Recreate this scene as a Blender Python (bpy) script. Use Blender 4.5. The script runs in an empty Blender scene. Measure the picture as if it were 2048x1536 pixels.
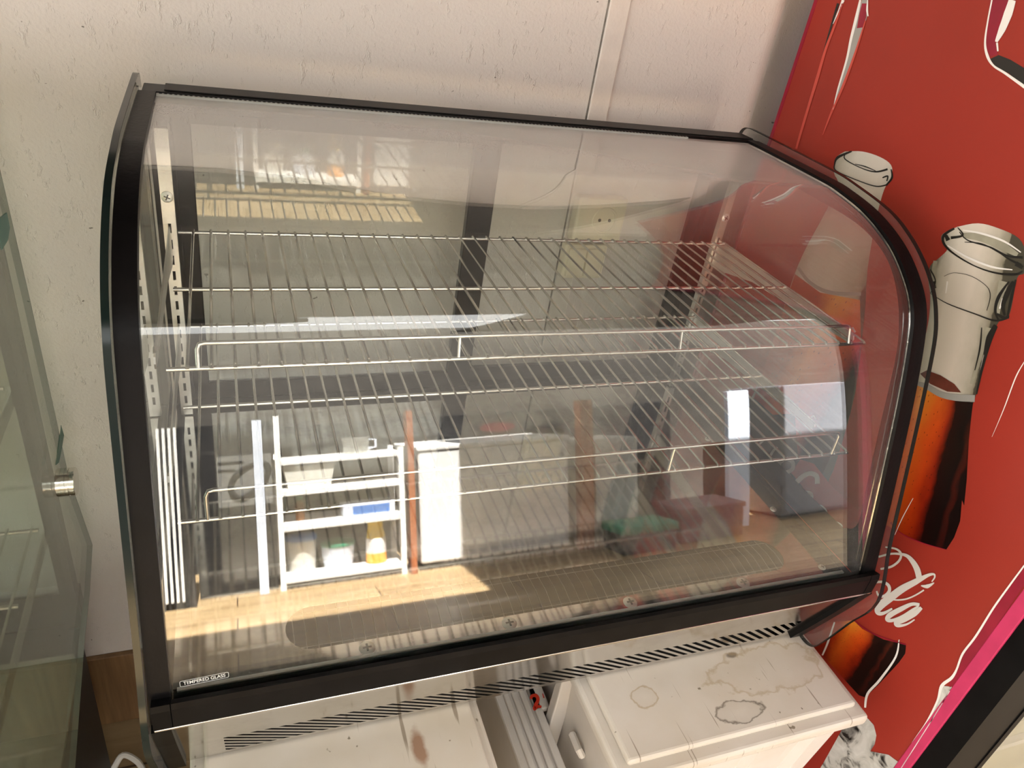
import bpy, bmesh, math, random
from mathutils import Vector, Matrix, geometry
random.seed(4)
S = bpy.context.scene
COL = S.collection
FZ = -1.17                     # floor height in the display case's own coordinates (shifted to 0 at the end)

# ------------------------------------------------------------------ camera (pose solved from the photograph)
R = [[0.9348628971877072, -0.32149269751240844, 0.15057824845574935],
     [-0.04826475009171405, -0.5353139063174697, -0.8432731085488947],
     [0.3517127767943478, 0.7810771198475388, -0.5159618740665661]]
CAM = Vector((0.03981503238352385, -0.6240494165915672, 0.37768722384293746))
FOC = 1472.0

def ray(u, v):
    c = ((u-1024)/FOC, (v-768)/FOC, 1.0)
    return Vector([sum(R[k][i]*c[k] for k in range(3)) for i in range(3)])

def at(u, v, ax, val):
    """point of the plane axis=val that the photograph shows at pixel u, v"""
    d = ray(u, v)
    return CAM + d*((val-CAM[ax])/d[ax])

# ------------------------------------------------------------------ materials
def mat(name):
    m = bpy.data.materials.new(name); m.use_nodes = True
    nt = m.node_tree; nt.nodes.clear()
    out = nt.nodes.new('ShaderNodeOutputMaterial')
    return m, nt, out

def N(nt, t, **kw):
    n = nt.nodes.new('ShaderNode'+t)
    for k, v in kw.items():
        if k in n.inputs.keys(): n.inputs[k].default_value = v
        else: setattr(n, k, v)
    return n

def L(nt, a, b): nt.links.new(a, b)

def rgb(*c):
    """sRGB 0-255 to linear rgba"""
    return tuple((x/255/12.92 if x/255 <= .04045 else ((x/255+.055)/1.055)**2.4) for x in c)+(1,)

def coords(nt, scale=(1, 1, 1), rot=(0, 0, 0)):
    tc = N(nt, 'TexCoord'); mp = N(nt, 'Mapping')
    mp.inputs['Scale'].default_value = scale; mp.inputs['Rotation'].default_value = rot
    L(nt, tc.outputs['Object'], mp.inputs['Vector'])
    return mp.outputs['Vector']

def ramp(nt, fac, stops):
    r = N(nt, 'ValToRGB'); e = r.color_ramp.elements
    while len(e) < len(stops): e.new(.5)
    for i, (p, c) in enumerate(stops): e[i].position = p; e[i].color = c
    L(nt, fac, r.inputs['Fac']); return r.outputs['Color']

def mixc(nt, fac, a, b, mode='MIX'):
    m = N(nt, 'Mix', data_type='RGBA', blend_type=mode)
    for sock, x in ((m.inputs[0], fac), (m.inputs[6], a), (m.inputs[7], b)):
        if isinstance(x, (int, float, tuple)): sock.default_value = x
        else: L(nt, x, sock)
    return m.outputs[2]

def plain(name, col, rough=.5, metal=0., spec=.5, var=0., vscale=30., bump=0., bscale=200.):
    m, nt, out = mat(name)
    p = N(nt, 'BsdfPrincipled', Roughness=rough, Metallic=metal)
    p.inputs['Specular IOR Level'].default_value = spec
    p.inputs['Base Color'].default_value = col
    if var:
        v = coords(nt); n = N(nt, 'TexNoise', Scale=vscale, Detail=5.); L(nt, v, n.inputs['Vector'])
        a = tuple(c*(1-var) for c in col[:3])+(1,); b = tuple(min(1, c*(1+var)) for c in col[:3])+(1,)
        L(nt, ramp(nt, n.outputs['Fac'], [(.3, a), (.7, b)]), p.inputs['Base Color'])
    if bump:
        v = coords(nt); n = N(nt, 'TexNoise', Scale=bscale, Detail=3.); L(nt, v, n.inputs['Vector'])
        b = N(nt, 'Bump', Strength=bump, Distance=.002); L(nt, n.outputs['Fac'], b.inputs['Height']); L(nt, b.outputs['Normal'], p.inputs['Normal'])
    L(nt, p.outputs[0], out.inputs['Surface'])
    return m

def glass(name, tint=(.97, .98, .97), rough=0., dust=.02, dust_hi=.10, dscale=900., f0=.05, ex=5., film=.05, streak=True, dcol=(.75, .73, .70)):
    """thin clear sheet glass: see-through, mirror reflection rising to grazing angles, dust, and a pale film added to haze grazing views"""
    m, nt, out = mat(name)
    tr = N(nt, 'BsdfTransparent'); tr.inputs['Color'].default_value = tint+(1,)
    gl = N(nt, 'BsdfGlossy'); gl.inputs['Roughness'].default_value = rough; gl.inputs['Color'].default_value = (1, 1, 1, 1)
    lw = N(nt, 'LayerWeight', Blend=.5)
    pw = N(nt, 'Math', operation='POWER'); L(nt, lw.outputs['Facing'], pw.inputs[0]); pw.inputs[1].default_value = ex
    ml = N(nt, 'Math', operation='MULTIPLY_ADD'); L(nt, pw.outputs[0], ml.inputs[0]); ml.inputs[1].default_value = 1-f0; ml.inputs[2].default_value = f0
    mx = N(nt, 'MixShader'); L(nt, ml.outputs[0], mx.inputs[0]); L(nt, tr.outputs[0], mx.inputs[1]); L(nt, gl.outputs[0], mx.inputs[2])
    df = N(nt, 'BsdfDiffuse'); df.inputs['Color'].default_value = dcol+(1,)
    v = coords(nt); n = N(nt, 'TexNoise', Scale=dscale, Detail=2.); L(nt, v, n.inputs['Vector'])
    f = N(nt, 'MapRange'); f.inputs['From Min'].default_value = .52; f.inputs['From Max'].default_value = .72
    f.inputs['To Min'].default_value = 0.; f.inputs['To Max'].default_value = dust_hi
    L(nt, n.outputs['Fac'], f.inputs['Value'])
    big = N(nt, 'TexNoise', Scale=7., Detail=4.); L(nt, coords(nt, (1, 1, .45)), big.inputs['Vector'])
    bm = N(nt, 'MapRange'); bm.inputs['From Min'].default_value = .4; bm.inputs['From Max'].default_value = .7
    L(nt, big.outputs['Fac'], bm.inputs['Value'])
    sm = N(nt, 'Math', operation='MULTIPLY'); L(nt, f.outputs[0], sm.inputs[0]); L(nt, bm.outputs[0], sm.inputs[1])
    ad = N(nt, 'Math', operation='ADD'); L(nt, sm.outputs[0], ad.inputs[0]); ad.inputs[1].default_value = dust
    fp = N(nt, 'Math', operation='POWER'); L(nt, lw.outputs['Facing'], fp.inputs[0]); fp.inputs[1].default_value = 5.
    fm = N(nt, 'Math', operation='MULTIPLY_ADD'); L(nt, fp.outputs[0], fm.inputs[0]); fm.inputs[1].default_value = film; L(nt, ad.outputs[0], fm.inputs[2])  # pale haze laid over the dust to thicken the grazing reflection
    fac = fm.outputs[0]
    if streak:
        w = N(nt, 'TexNoise', Scale=1., Detail=3.); L(nt, coords(nt, (4, 90, 90), (.5, 0, 0)), w.inputs['Vector'])
        wr = N(nt, 'MapRange'); wr.inputs['From Min'].default_value = .66; wr.inputs['From Max'].default_value = .8
        wr.inputs['To Max'].default_value = .05; L(nt, w.outputs['Fac'], wr.inputs['Value'])
        a2 = N(nt, 'Math', operation='ADD'); L(nt, fac, a2.inputs[0]); L(nt, wr.outputs[0], a2.inputs[1]); fac = a2.outputs[0]
    m2 = N(nt, 'MixShader'); L(nt, fac, m2.inputs[0]); L(nt, mx.outputs[0], m2.inputs[1]); L(nt, df.outputs[0], m2.inputs[2])
    L(nt, m2.outputs[0], out.inputs['Surface'])
    return m

def wall_mat(name, base):
    m, nt, out = mat(name)
    p = N(nt, 'BsdfPrincipled', Roughness=.62); p.inputs['Specular IOR Level'].default_value = .35
    v = coords(nt)
    n1 = N(nt, 'TexNoise', Scale=1.6, Detail=5.); L(nt, v, n1.inputs['Vector'])
    c = ramp(nt, n1.outputs['Fac'], [(.3, tuple(x*.95 for x in base[:3])+(1,)), (.7, base)])
    ch = N(nt, 'TexNoise', Scale=55., Detail=2.); L(nt, coords(nt, (1, 1, 1.7), (0, .6, 0)), ch.inputs['Vector'])
    chips = ramp(nt, ch.outputs['Fac'], [(.245, (.12, .1, .08, 1)), (.262, (1, 1, 1, 1))])
    col = mixc(nt, .8, c, chips, 'MULTIPLY')
    L(nt, col, p.inputs['Base Color'])
    b1 = N(nt, 'TexNoise', Scale=230., Detail=3.); L(nt, v, b1.inputs['Vector'])
    b2 = N(nt, 'TexNoise', Scale=38., Detail=4., Roughness=.7); L(nt, coords(nt, (1.8, 1, .8), (0, .7, 0)), b2.inputs['Vector'])
    r2 = N(nt, 'MapRange'); r2.inputs['From Min'].default_value = .58; r2.inputs['From Max'].default_value = .72; L(nt, b2.outputs['Fac'], r2.inputs['Value'])
    ad = N(nt, 'Math', operation='MULTIPLY_ADD'); L(nt, b1.outputs['Fac'], ad.inputs[0]); ad.inputs[1].default_value = .5; L(nt, r2.outputs[0], ad.inputs[2])
    bp = N(nt, 'Bump', Strength=.6, Distance=.0022); L(nt, ad.outputs[0], bp.inputs['Height']); L(nt, bp.outputs['Normal'], p.inputs['Normal'])
    L(nt, p.outputs[0], out.inputs['Surface'])
    return m

def wood_mat(name, dark, light, plank=(6., 1.2), rough=.5, axis=0):
    m, nt, out = mat(name)
    p = N(nt, 'BsdfPrincipled', Roughness=rough)
    sc = [(1.5, 22, 22), (22, 1.5, 22), (22, 22, 1.5)][axis]
    n = N(nt, 'TexNoise', Scale=1., Detail=7., Roughness=.6, Distortion=.6); L(nt, coords(nt, sc), n.inputs['Vector'])
    c = ramp(nt, n.outputs['Fac'], [(.3, dark), (.68, light)])
    L(nt, c, p.inputs['Base Color'])
    bp = N(nt, 'Bump', Strength=.2, Distance=.001); L(nt, n.outputs['Fac'], bp.inputs['Height']); L(nt, bp.outputs['Normal'], p.inputs['Normal'])
    L(nt, p.outputs[0], out.inputs['Surface'])
    return m

def plank_floor_mat(name):
    m, nt, out = mat(name)
    p = N(nt, 'BsdfPrincipled', Roughness=.45)
    v = coords(nt)
    br = N(nt, 'TexBrick'); L(nt, v, br.inputs['Vector'])
    br.inputs['Scale'].default_value = 1.; br.inputs['Brick Width'].default_value = 1.3; br.inputs['Row Height'].default_value = .19
    br.inputs['Mortar Size'].default_value = .0025
    br.inputs['Color1'].default_value = rgb(168, 146, 112); br.inputs['Color2'].default_value = rgb(156, 132, 98); br.inputs['Mortar'].default_value = rgb(70, 50, 32)
    n = N(nt, 'TexNoise', Scale=1., Detail=6., Distortion=.5); L(nt, coords(nt, (2, 26, 20)), n.inputs['Vector'])
    g = ramp(nt, n.outputs['Fac'], [(.3, (.62, .58, .52, 1)), (.7, (1, 1, 1, 1))])
    L(nt, mixc(nt, 1., br.outputs['Color'], g, 'MULTIPLY'), p.inputs['Base Color'])
    L(nt, p.outputs[0], out.inputs['Surface'])
    return m

def steel_mat(name, base=(.62, .6, .57), rough=.2, grime=.5, brush=(2, 120, 120)):
    m, nt, out = mat(name)
    p = N(nt, 'BsdfPrincipled', Metallic=1.)
    n = N(nt, 'TexNoise', Scale=9., Detail=7., Roughness=.7); L(nt, coords(nt), n.inputs['Vector'])
    c = ramp(nt, n.outputs['Fac'], [(.36, tuple(b*(1-grime*.6) for b in base)+(1,)), (.52, base+(1,))])
    L(nt, c, p.inputs['Base Color'])
    r = N(nt, 'MapRange'); r.inputs['To Min'].default_value = rough*.8; r.inputs['To Max'].default_value = rough*1.5
    bb = N(nt, 'TexNoise', Scale=1., Detail=3.); L(nt, coords(nt, brush), bb.inputs['Vector'])
    L(nt, bb.outputs['Fac'], r.inputs['Value']); L(nt, r.outputs[0], p.inputs['Roughness'])
    bp = N(nt, 'Bump', Strength=.04, Distance=.0004); L(nt, bb.outputs['Fac'], bp.inputs['Height']); L(nt, bp.outputs['Normal'], p.inputs['Normal'])
    L(nt, p.outputs[0], out.inputs['Surface'])
    return m

def dirty_plastic(name, base, scratches=True, stains=()):
    """white moulded plastic with scratches and stains; stains: (x, y, r, colour, strength) in object coordinates"""
    m, nt, out = mat(name)
    p = N(nt, 'BsdfPrincipled', Roughness=.42)
    v = coords(nt)
    n = N(nt, 'TexNoise', Scale=6., Detail=6.); L(nt, v, n.inputs['Vector'])
    c = ramp(nt, n.outputs['Fac'], [(.32, tuple(x*k for x, k in zip(base[:3], (.86, .82, .74)))+(1,)), (.6, base)])
    if scratches:
        for rot, s in ((.35, (160, 7, 20)), (-.25, (130, 5, 20))):
            w = N(nt, 'TexNoise', Scale=1., Detail=2.); L(nt, coords(nt, s, (0, 0, rot)), w.inputs['Vector'])
            k = ramp(nt, w.outputs['Fac'], [(.27, (.3, .24, .17, 1)), (.31, (1, 1, 1, 1))])
            c = mixc(nt, .7, c, k, 'MULTIPLY')
        sp = N(nt, 'TexNoise', Scale=70., Detail=2.); L(nt, v, sp.inputs['Vector'])
        c = mixc(nt, .8, c, ramp(nt, sp.outputs['Fac'], [(.25, (.2, .16, .1, 1)), (.28, (1, 1, 1, 1))]), 'MULTIPLY')
    sep = N(nt, 'SeparateXYZ'); L(nt, N(nt, 'TexCoord').outputs['Object'], sep.inputs[0])
    wob = N(nt, 'TexNoise', Scale=45., Detail=5.); L(nt, v, wob.inputs['Vector'])
    for (sx, sy, rx, ry, colr, st, ring) in stains:
        dx = N(nt, 'Math', operation='MULTIPLY_ADD'); L(nt, sep.outputs[0], dx.inputs[0]); dx.inputs[1].default_value = 1/rx; dx.inputs[2].default_value = -sx/rx
        dy = N(nt, 'Math', operation='MULTIPLY_ADD'); L(nt, sep.outputs[1], dy.inputs[0]); dy.inputs[1].default_value = 1/ry; dy.inputs[2].default_value = -sy/ry
        x2 = N(nt, 'Math', operation='MULTIPLY'); L(nt, dx.outputs[0], x2.inputs[0]); L(nt, dx.outputs[0], x2.inputs[1])
        r2 = N(nt, 'Math', operation='MULTIPLY_ADD'); L(nt, dy.outputs[0], r2.inputs[0]); L(nt, dy.outputs[0], r2.inputs[1]); L(nt, x2.outputs[0], r2.inputs[2])
        rr = N(nt, 'Math', operation='SQRT'); L(nt, r2.outputs[0], rr.inputs[0])
        aw = N(nt, 'Math', operation='MULTIPLY_ADD'); L(nt, wob.outputs['Fac'], aw.inputs[0]); aw.inputs[1].default_value = 1.1; rs = N(nt, 'Math', operation='SUBTRACT'); L(nt, rr.outputs[0], rs.inputs[0]); rs.inputs[1].default_value = .55; L(nt, rs.outputs[0], aw.inputs[2])
        if ring: k = ramp(nt, aw.outputs[0], [(0., (0, 0, 0, 1)), (.8, (.1, .1, .1, 1)), (.9, (st, st, st, 1)), (1., (0, 0, 0, 1))])
        else: k = ramp(nt, aw.outputs[0], [(.55, (st, st, st, 1)), (1., (0, 0, 0, 1))])
        c = mixc(nt, k, c, colr)
    L(nt, c, p.inputs['Base Color'])
    bp = N(nt, 'Bump', Strength=.15, Distance=.001); L(nt, n.outputs['Fac'], bp.inputs['Height']); L(nt, bp.outputs['Normal'], p.inputs['Normal'])
    L(nt, p.outputs[0], out.inputs['Surface'])
    return m

M = {}
M['wall'] = wall_mat('wall_paint', (.60, .553, .512, 1))
M['trim'] = plain('trim_paint', (.61, .555, .50, 1), .5, var=.05, bump=.15)
M['skirt'] = wood_mat('skirting_wood', rgb(92, 66, 42), rgb(150, 116, 78), axis=2)
M['floor'] = plank_floor_mat('floor_planks')
M['ceiling'] = plain('ceiling_boards', (.13, .125, .12, 1), .7, var=.1, vscale=3.)
M['far'] = plain('far_wall_paint', (.055, .05, .045, 1), .8, var=.2, vscale=4.)
M['black'] = plain('black_plastic', (.0045, .0042, .0042, 1), .34, spec=.08, var=.3, vscale=25.)
M['rubber'] = plain('black_rubber', (.005, .0044, .0046, 1), .36, spec=.10, var=.35, vscale=18., bump=.1)
M['satin'] = plain('black_satin_aluminium', (.005, .0045, .0044, 1), .3, spec=.09, var=.3, vscale=40.)
M['grey'] = plain('dark_grey_frame', (.014, .013, .012, 1), .4, spec=.12, var=.2)
M['frit'] = plain('printed_black_border', (.004, .0034, .0034, 1), .2, spec=.10)
M['chrome'] = plain('chrome', (.78, .76, .72, 1), .16, 1.)
M['wire'] = plain('chrome_wire', (.66, .65, .62, 1), .22, 1.)
M['screw'] = plain('zinc_screw', (.82, .80, .74, 1), .3, .85)
M['dark'] = plain('dark_recess', (.006, .006, .006, 1), .8)
M['cross'] = plain('screw_recess', (.10, .09, .08, 1), .6)
M['steel'] = steel_mat('stainless_steel', rough=.10, grime=.35)
M['steel_in'] = steel_mat('stainless_floor', base=(.66, .64, .61), rough=.055, grime=.35)
M['steel_soft'] = steel_mat('brushed_upright_steel', base=(.66, .64, .60), rough=.32, grime=.2)
M['mesh'] = plain('dark_wire_guard', (.10, .095, .085, 1), .5, .3)
M['led'] = plain('led_lens', (.36, .37, .35, 1), .3)
M['front_glass'] = glass('curved_front_glass', (.965, .975, .965), .004, .002, .09, 900., f0=.042, ex=2.7, film=1.2)
M['side_glass'] = glass('side_glass', (.93, .945, .93), .002, .018, .04, 700.)
M['back_glass'] = glass('back_door_glass', (.95, .96, .945), .003, .02, .04, 700., f0=.032)
M['old_glass'] = glass('green_tinted_glass', (.86, .885, .845), .01, .06, .08, 500., dcol=(.36, .37, .32))
M['edge'] = plain('glass_edge', (.006, .012, .011, 1), .12, spec=.22)
M['etch'] = plain('etched_marking', (.62, .62, .60, 1), .8)
M['red'] = plain('red_vinyl', rgb(148, 47, 35), .42, spec=.3, var=.06, vscale=5., bump=.04, bscale=60.)
M['magenta'] = plain('magenta_paint', rgb(186, 52, 92), .4, spec=.3, var=.1)
M['crimson'] = plain('crimson_paint', rgb(138, 20, 44), .35, var=.15)
M['paper'] = plain('torn_white_vinyl', rgb(226, 222, 216), .6)
M['tornedge'] = plain('lifted_red_vinyl', rgb(190, 72, 58), .4)
M['print_white'] = plain('white_print', rgb(205, 200, 192), .4)
M['print_grey'] = plain('grey_print', rgb(150, 148, 142), .4)
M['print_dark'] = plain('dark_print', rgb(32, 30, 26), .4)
M['print_glass'] = plain('pale_bottle_print', rgb(196, 188, 174), .4, var=.1, vscale=30.)
M['print_lo'] = plain('shaded_bottle_print', rgb(150, 146, 128), .4, var=.15, vscale=50.)
M['print_red'] = plain('label_red_print', rgb(160, 36, 27), .4)
M['bin'] = dirty_plastic('white_bin_plastic', (.58, .545, .50, 1), False)
M['door_in'] = plain('cooler_inside', rgb(172, 166, 142), .4, var=.12, vscale=4.)
M['outlet'] = plain('ivory_outlet', rgb(214, 204, 180), .35)
M['outlet_dk'] = plain('outlet_recess', rgb(120, 108, 88), .5)
M['white'] = plain('white_enamel', (.80, .80, .80, 1), .35)
M['offwhite'] = plain('offwhite_plastic', (.66, .65, .60, 1), .4)
M['blue_white'] = plain('blue_white_plastic', (.60, .66, .78, 1), .4)
M['post'] = wood_mat('brown_post_wood', rgb(120, 62, 30), rgb(178, 104, 58), axis=2)
M['blue'] = plain('blue_plastic', (.06, .18, .5, 1), .4)
M['green'] = plain('green_plastic', (.03, .22, .13, 1), .4)
M['yellow'] = plain('yellow_plastic', (.85, .6, .03, 1), .35)
M['orange'] = plain('orange_plastic', (.9, .36, .03, 1), .35)
M['pink'] = plain('pink_plastic', (.16, .095, .10, 1), .5)
M['amber'] = plain('amber_sauce', (.25, .09, .02, 1), .3)
M['patch'] = plain('grey_patch_paint', (.15, .15, .145, 1), .6)
M['fridge_pale'] = plain('pale_grey_enamel', (.17, .18, .21, 1), .4)
M['seam'] = plain('cracked_seam', (.16, .14, .12, 1), .8, var=.5, vscale=60.)
M['sill'] = plain('dark_sill', (.035, .032, .029, 1), .5, var=.4, vscale=15.)
M['lip'] = plain('folded_steel_edge', (.85, .83, .78, 1), .4)
M['cutout'] = plain('dark_cutout', (.05, .047, .044, 1), .8, spec=.1, var=.2)
M['charcoal'] = plain('charcoal_panel', (.018, .018, .02, 1), .5)
M['oval'] = plain('dark_red_sign', (.07, .005, .010, 1), .4)
M['clearplastic'] = glass('clear_plastic', (.86, .87, .85), .05, .12, .1, 300., streak=False)

def bottle_mat():
    m, nt, out = mat('bottle_liquid_print')
    p = N(nt, 'BsdfPrincipled', Roughness=.35)
    uv = N(nt, 'UVMap'); sx = N(nt, 'SeparateXYZ'); L(nt, uv.outputs[0], sx.inputs[0])
    nz = N(nt, 'TexNoise', Scale=5., Detail=5.); L(nt, uv.outputs[0], nz.inputs['Vector'])
    ad = N(nt, 'Math', operation='MULTIPLY_ADD'); L(nt, nz.outputs['Fac'], ad.inputs[0]); ad.inputs[1].default_value = .22; L(nt, sx.outputs[0], ad.inputs[2])
    across = ramp(nt, ad.outputs[0], [(.10, rgb(170, 66, 24)), (.26, rgb(228, 150, 50)), (.50, rgb(214, 104, 34)), (.64, rgb(150, 52, 20)), (.72, rgb(34, 15, 10)), (.90, rgb(14, 9, 8)), (.97, rgb(70, 28, 16)), (1., rgb(20, 10, 8))])
    down = ramp(nt, sx.outputs[1], [(0., (.45, .16, .10, 1)), (.35, (.75, .32, .22, 1)), (.7, (.95, .55, .40, 1)), (.95, (1.0, 1.0, .85, 1))])
    c = mixc(nt, 1., across, down, 'MULTIPLY')
    vo = N(nt, 'TexVoronoi', Scale=26.); L(nt, uv.outputs[0], vo.inputs['Vector'])
    bub = ramp(nt, vo.outputs['Distance'], [(.0, (.9, .8, .6, 1)), (.05, (.25, .08, .03, 1)), (.13, (.35, .15, .06, 1)), (.16, (1, 1, 1, 1))])
    c = mixc(nt, .85, c, bub, 'MULTIPLY')
    L(nt, c, p.inputs['Base Color']); L(nt, p.outputs[0], out.inputs['Surface'])
    return m
M['liquid'] = bottle_mat()

def torn_foil_mat():
    m, nt, out = mat('torn_foil_print')
    p = N(nt, 'BsdfPrincipled', Roughness=.45)
    n = N(nt, 'TexNoise', Scale=26., Detail=6., Distortion=1.2); L(nt, coords(nt), n.inputs['Vector'])
    n2 = N(nt, 'TexNoise', Scale=14., Detail=2.); L(nt, coords(nt), n2.inputs['Vector'])
    a = ramp(nt, n.outputs['Fac'], [(.36, rgb(24, 22, 20)), (.41, rgb(130, 128, 122)), (.46, rgb(178, 176, 168)), (.7, rgb(205, 203, 196))])
    k = ramp(nt, n2.outputs['Fac'], [(.62, (0, 0, 0, 1)), (.64, (1, 1, 1, 1))])
    L(nt, mixc(nt, k, a, rgb(78, 30, 22)), p.inputs['Base Color']); L(nt, p.outputs[0], out.inputs['Surface'])
    return m
M['meniscus'] = plain('brown_meniscus_print', rgb(98, 48, 36), .4, var=.25, vscale=60.)
def neck_mat():
    m, nt, out = mat('bottle_neck_print')
    p = N(nt, 'BsdfPrincipled', Roughness=.35)
    uv = N(nt, 'UVMap'); sx = N(nt, 'SeparateXYZ'); L(nt, uv.outputs[0], sx.inputs[0])
    nz = N(nt, 'TexNoise', Scale=9., Detail=4.); L(nt, uv.outputs[0], nz.inputs['Vector'])
    ad = N(nt, 'Math', operation='MULTIPLY_ADD'); L(nt, nz.outputs['Fac'], ad.inputs[0]); ad.inputs[1].default_value = .14; L(nt, sx.outputs[0], ad.inputs[2])
    c = ramp(nt, ad.outputs[0], [(.02, rgb(96, 94, 78)), (.14, rgb(176, 170, 154)), (.30, rgb(205, 198, 184)), (.62, rgb(206, 196, 182)), (.84, rgb(178, 170, 154)), (.98, rgb(132, 126, 108)), (1., rgb(70, 66, 54))])
    L(nt, c, p.inputs['Base Color']); L(nt, p.outputs[0], out.inputs['Surface'])
    return m
M['neck'] = neck_mat()
M['foil'] = torn_foil_mat()

# ------------------------------------------------------------------ object helpers
def root_of(o):
    while o.parent is not None: o = o.parent
    return o

def tag(o, label=None, cat=None, group=None, kind=None):
    if label: o['label'] = label
    if cat: o['category'] = cat
    if group: o['group'] = group
    if kind: o['kind'] = kind
    return o

def thing(name, label, cat, loc, group=None):
    o = bpy.data.objects.new(name, None); COL.objects.link(o)
    o.location = loc; o.empty_display_size = .05
    return tag(o, label, cat, group)

def obj(name, bm, m, parent=None, smooth=False, base=None, label=None):
    """link a bmesh (in case coordinates) as one object; base = origin of a top-level mesh"""
    org = Vector(root_of(parent).location) if parent else Vector(base if base else (0, 0, 0))
    bmesh.ops.recalc_face_normals(bm, faces=bm.faces)
    bmesh.ops.translate(bm, verts=bm.verts, vec=-org)
    me = bpy.data.meshes.new(name); bm.to_mesh(me); bm.free()
    for p in me.polygons: p.use_smooth = smooth
    if smooth: me.set_sharp_from_angle(angle=math.radians(38))
    mm = m if isinstance(m, (list, tuple)) else [m]
    for x in mm: me.materials.append(M[x] if isinstance(x, str) else x)
    o = bpy.data.objects.new(name, me); COL.objects.link(o)
    if parent: o.parent = parent
    else: o.location = org
    if label: o['label'] = label
    return o

def structure(name, bm, m, base=None):
    o = obj(name, bm, m, None, base=base); o['kind'] = 'structure'; return o

def box(x0, x1, y0, y1, z0, z1, bm=None, bev=0., seg=2):
    t = bmesh.new(); bmesh.ops.create_cube(t, size=1)
    bmesh.ops.scale(t, verts=t.verts, vec=(x1-x0, y1-y0, z1-z0))
    bmesh.ops.translate(t, verts=t.verts, vec=((x0+x1)/2, (y0+y1)/2, (z0+z1)/2))
    if bev: bmesh.ops.bevel(t, geom=t.edges[:], offset=bev, segments=seg, affect='EDGES', profile=.5)
    return join(bm, t)

def join(bm, t):
    if bm is None: return t
    me = bpy.data.meshes.new('tmp'); t.to_mesh(me); t.free(); bm.from_mesh(me); bpy.data.meshes.remove(me); return bm

def tube(pts, r, bm=None, seg=8, caps=True, taper=None):
    t = bmesh.new(); pts = [Vector(p) for p in pts]; rings = []
    up = None
    for i, p in enumerate(pts):
        d = (pts[min(i+1, len(pts)-1)]-pts[max(i-1, 0)]).normalized()
        if up is None:
            up = Vector((0, 0, 1)) if abs(d.z) < .9 else Vector((0, 1, 0))
        a = d.cross(up).normalized(); up = a.cross(d).normalized()
        rr = r if taper is None else taper[i]
        rings.append([t.verts.new(p+a*math.cos(k*2*math.pi/seg)*rr+up*math.sin(k*2*math.pi/seg)*rr) for k in range(seg)])
    for a, b in zip(rings, rings[1:]):
        for k in range(seg): t.faces.new((a[k], a[(k+1) % seg], b[(k+1) % seg], b[k]))
    if caps: t.faces.new(rings[0][::-1]); t.faces.new(rings[-1])
    return join(bm, t)

def lathe(prof, c, bm=None, seg=24, axis='z'):
    """prof: (radius, height) pairs about an axis through c"""
    t = bmesh.new(); rings = []
    for r, h in prof:
        ring = []
        for k in range(seg):
            a = 2*math.pi*k/seg; q = (r*math.cos(a), r*math.sin(a), h)
            if axis == 'x': q = (h, r*math.cos(a), r*math.sin(a))
            if axis == 'y': q = (r*math.cos(a), h, r*math.sin(a))
            ring.append(t.verts.new(Vector(c)+Vector(q)))
        rings.append(ring)
    for a, b in zip(rings, rings[1:]):
        for k in range(seg): t.faces.new((a[k], a[(k+1) % seg], b[(k+1) % seg], b[k]))
    t.faces.new(rings[0][::-1]); t.faces.new(rings[-1])
    return join(bm, t)

def slab(loops, to3, thick, bm=None):
    """polygon with holes (2-D loops), placed by to3(u, v, w), w from 0 to thick"""
    t = bmesh.new()
    tris = geometry.tessellate_polygon([[Vector((p[0], p[1], 0)) for p in lp] for lp in loops])
    flat = [p for lp in loops for p in lp]
    lo = [t.verts.new(to3(p[0], p[1], 0.)) for p in flat]
    hi = [t.verts.new(to3(p[0], p[1], thick)) for p in flat] if thick else None
    for a, b, c in tris:
        try:
            t.faces.new((lo[a], lo[b], lo[c]))
            if hi: t.faces.new((hi[c], hi[b], hi[a]))
        except ValueError: pass
    if hi:
        k = 0
        for lp in loops:
            n = len(lp)
            for i in range(n):
                a, b = k+i, k+(i+1) % n
                try: t.faces.new((lo[a], lo[b], hi[b], hi[a]))
                except ValueError: pass
            k += n
    return join(bm, t)

def smoothline(p, n=6):
    """Catmull-Rom through 2-D/3-D points"""
    p = [Vector(q) for q in p]; out = []
    for i in range(len(p)-1):
        a, b, c, d = p[max(i-1, 0)], p[i], p[i+1], p[min(i+2, len(p)-1)]
        for k in range(n):
            t = k/n
            out.append(.5*((2*b)+(c-a)*t+(2*a-5*b+4*c-d)*t*t+(3*b-a-3*c+d)*t**3))
    out.append(p[-1]); return out

def offset(line, d):
    """offset a (y, z) polyline to its inner side (towards the cabinet)"""
    out = []
    for i, p in enumerate(line):
        a, b = line[max(i-1, 0)], line[min(i+1, len(line)-1)]
        t = (b-a).normalized()
        out.append(p+Vector((-t.y, t.x))*d)
    return out

def band(line, d0, d1, x0, x1, bm=None):
    """strip following a (y, z) profile between two inward offsets, from x0 to x1"""
    a, b = offset(line, d0), offset(line, d1)
    lp = [(p.x, p.y) for p in a]+[(p.x, p.y) for p in reversed(b)]
    t = bmesh.new(); n = len(a)
    V = [[t.verts.new((x, q[0], q[1])) for q in lp] for x in (x0, x1)]
    m = len(lp)
    for i in range(m):
        j = (i+1) % m; t.faces.new((V[0][i], V[0][j], V[1][j], V[1][i]))
    for k in (0, 1):
        for i in range(n-1):
            t.faces.new((V[k][i], V[k][i+1], V[k][m-2-i], V[k][m-1-i]))
    return join(bm, t)

def copy_tree(o, parent=None):
    c = o.copy(); COL.objects.link(c); c.parent = parent
    for ch in [x for x in bpy.data.objects if x.parent is o]: copy_tree(ch, c)
    return c

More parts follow.
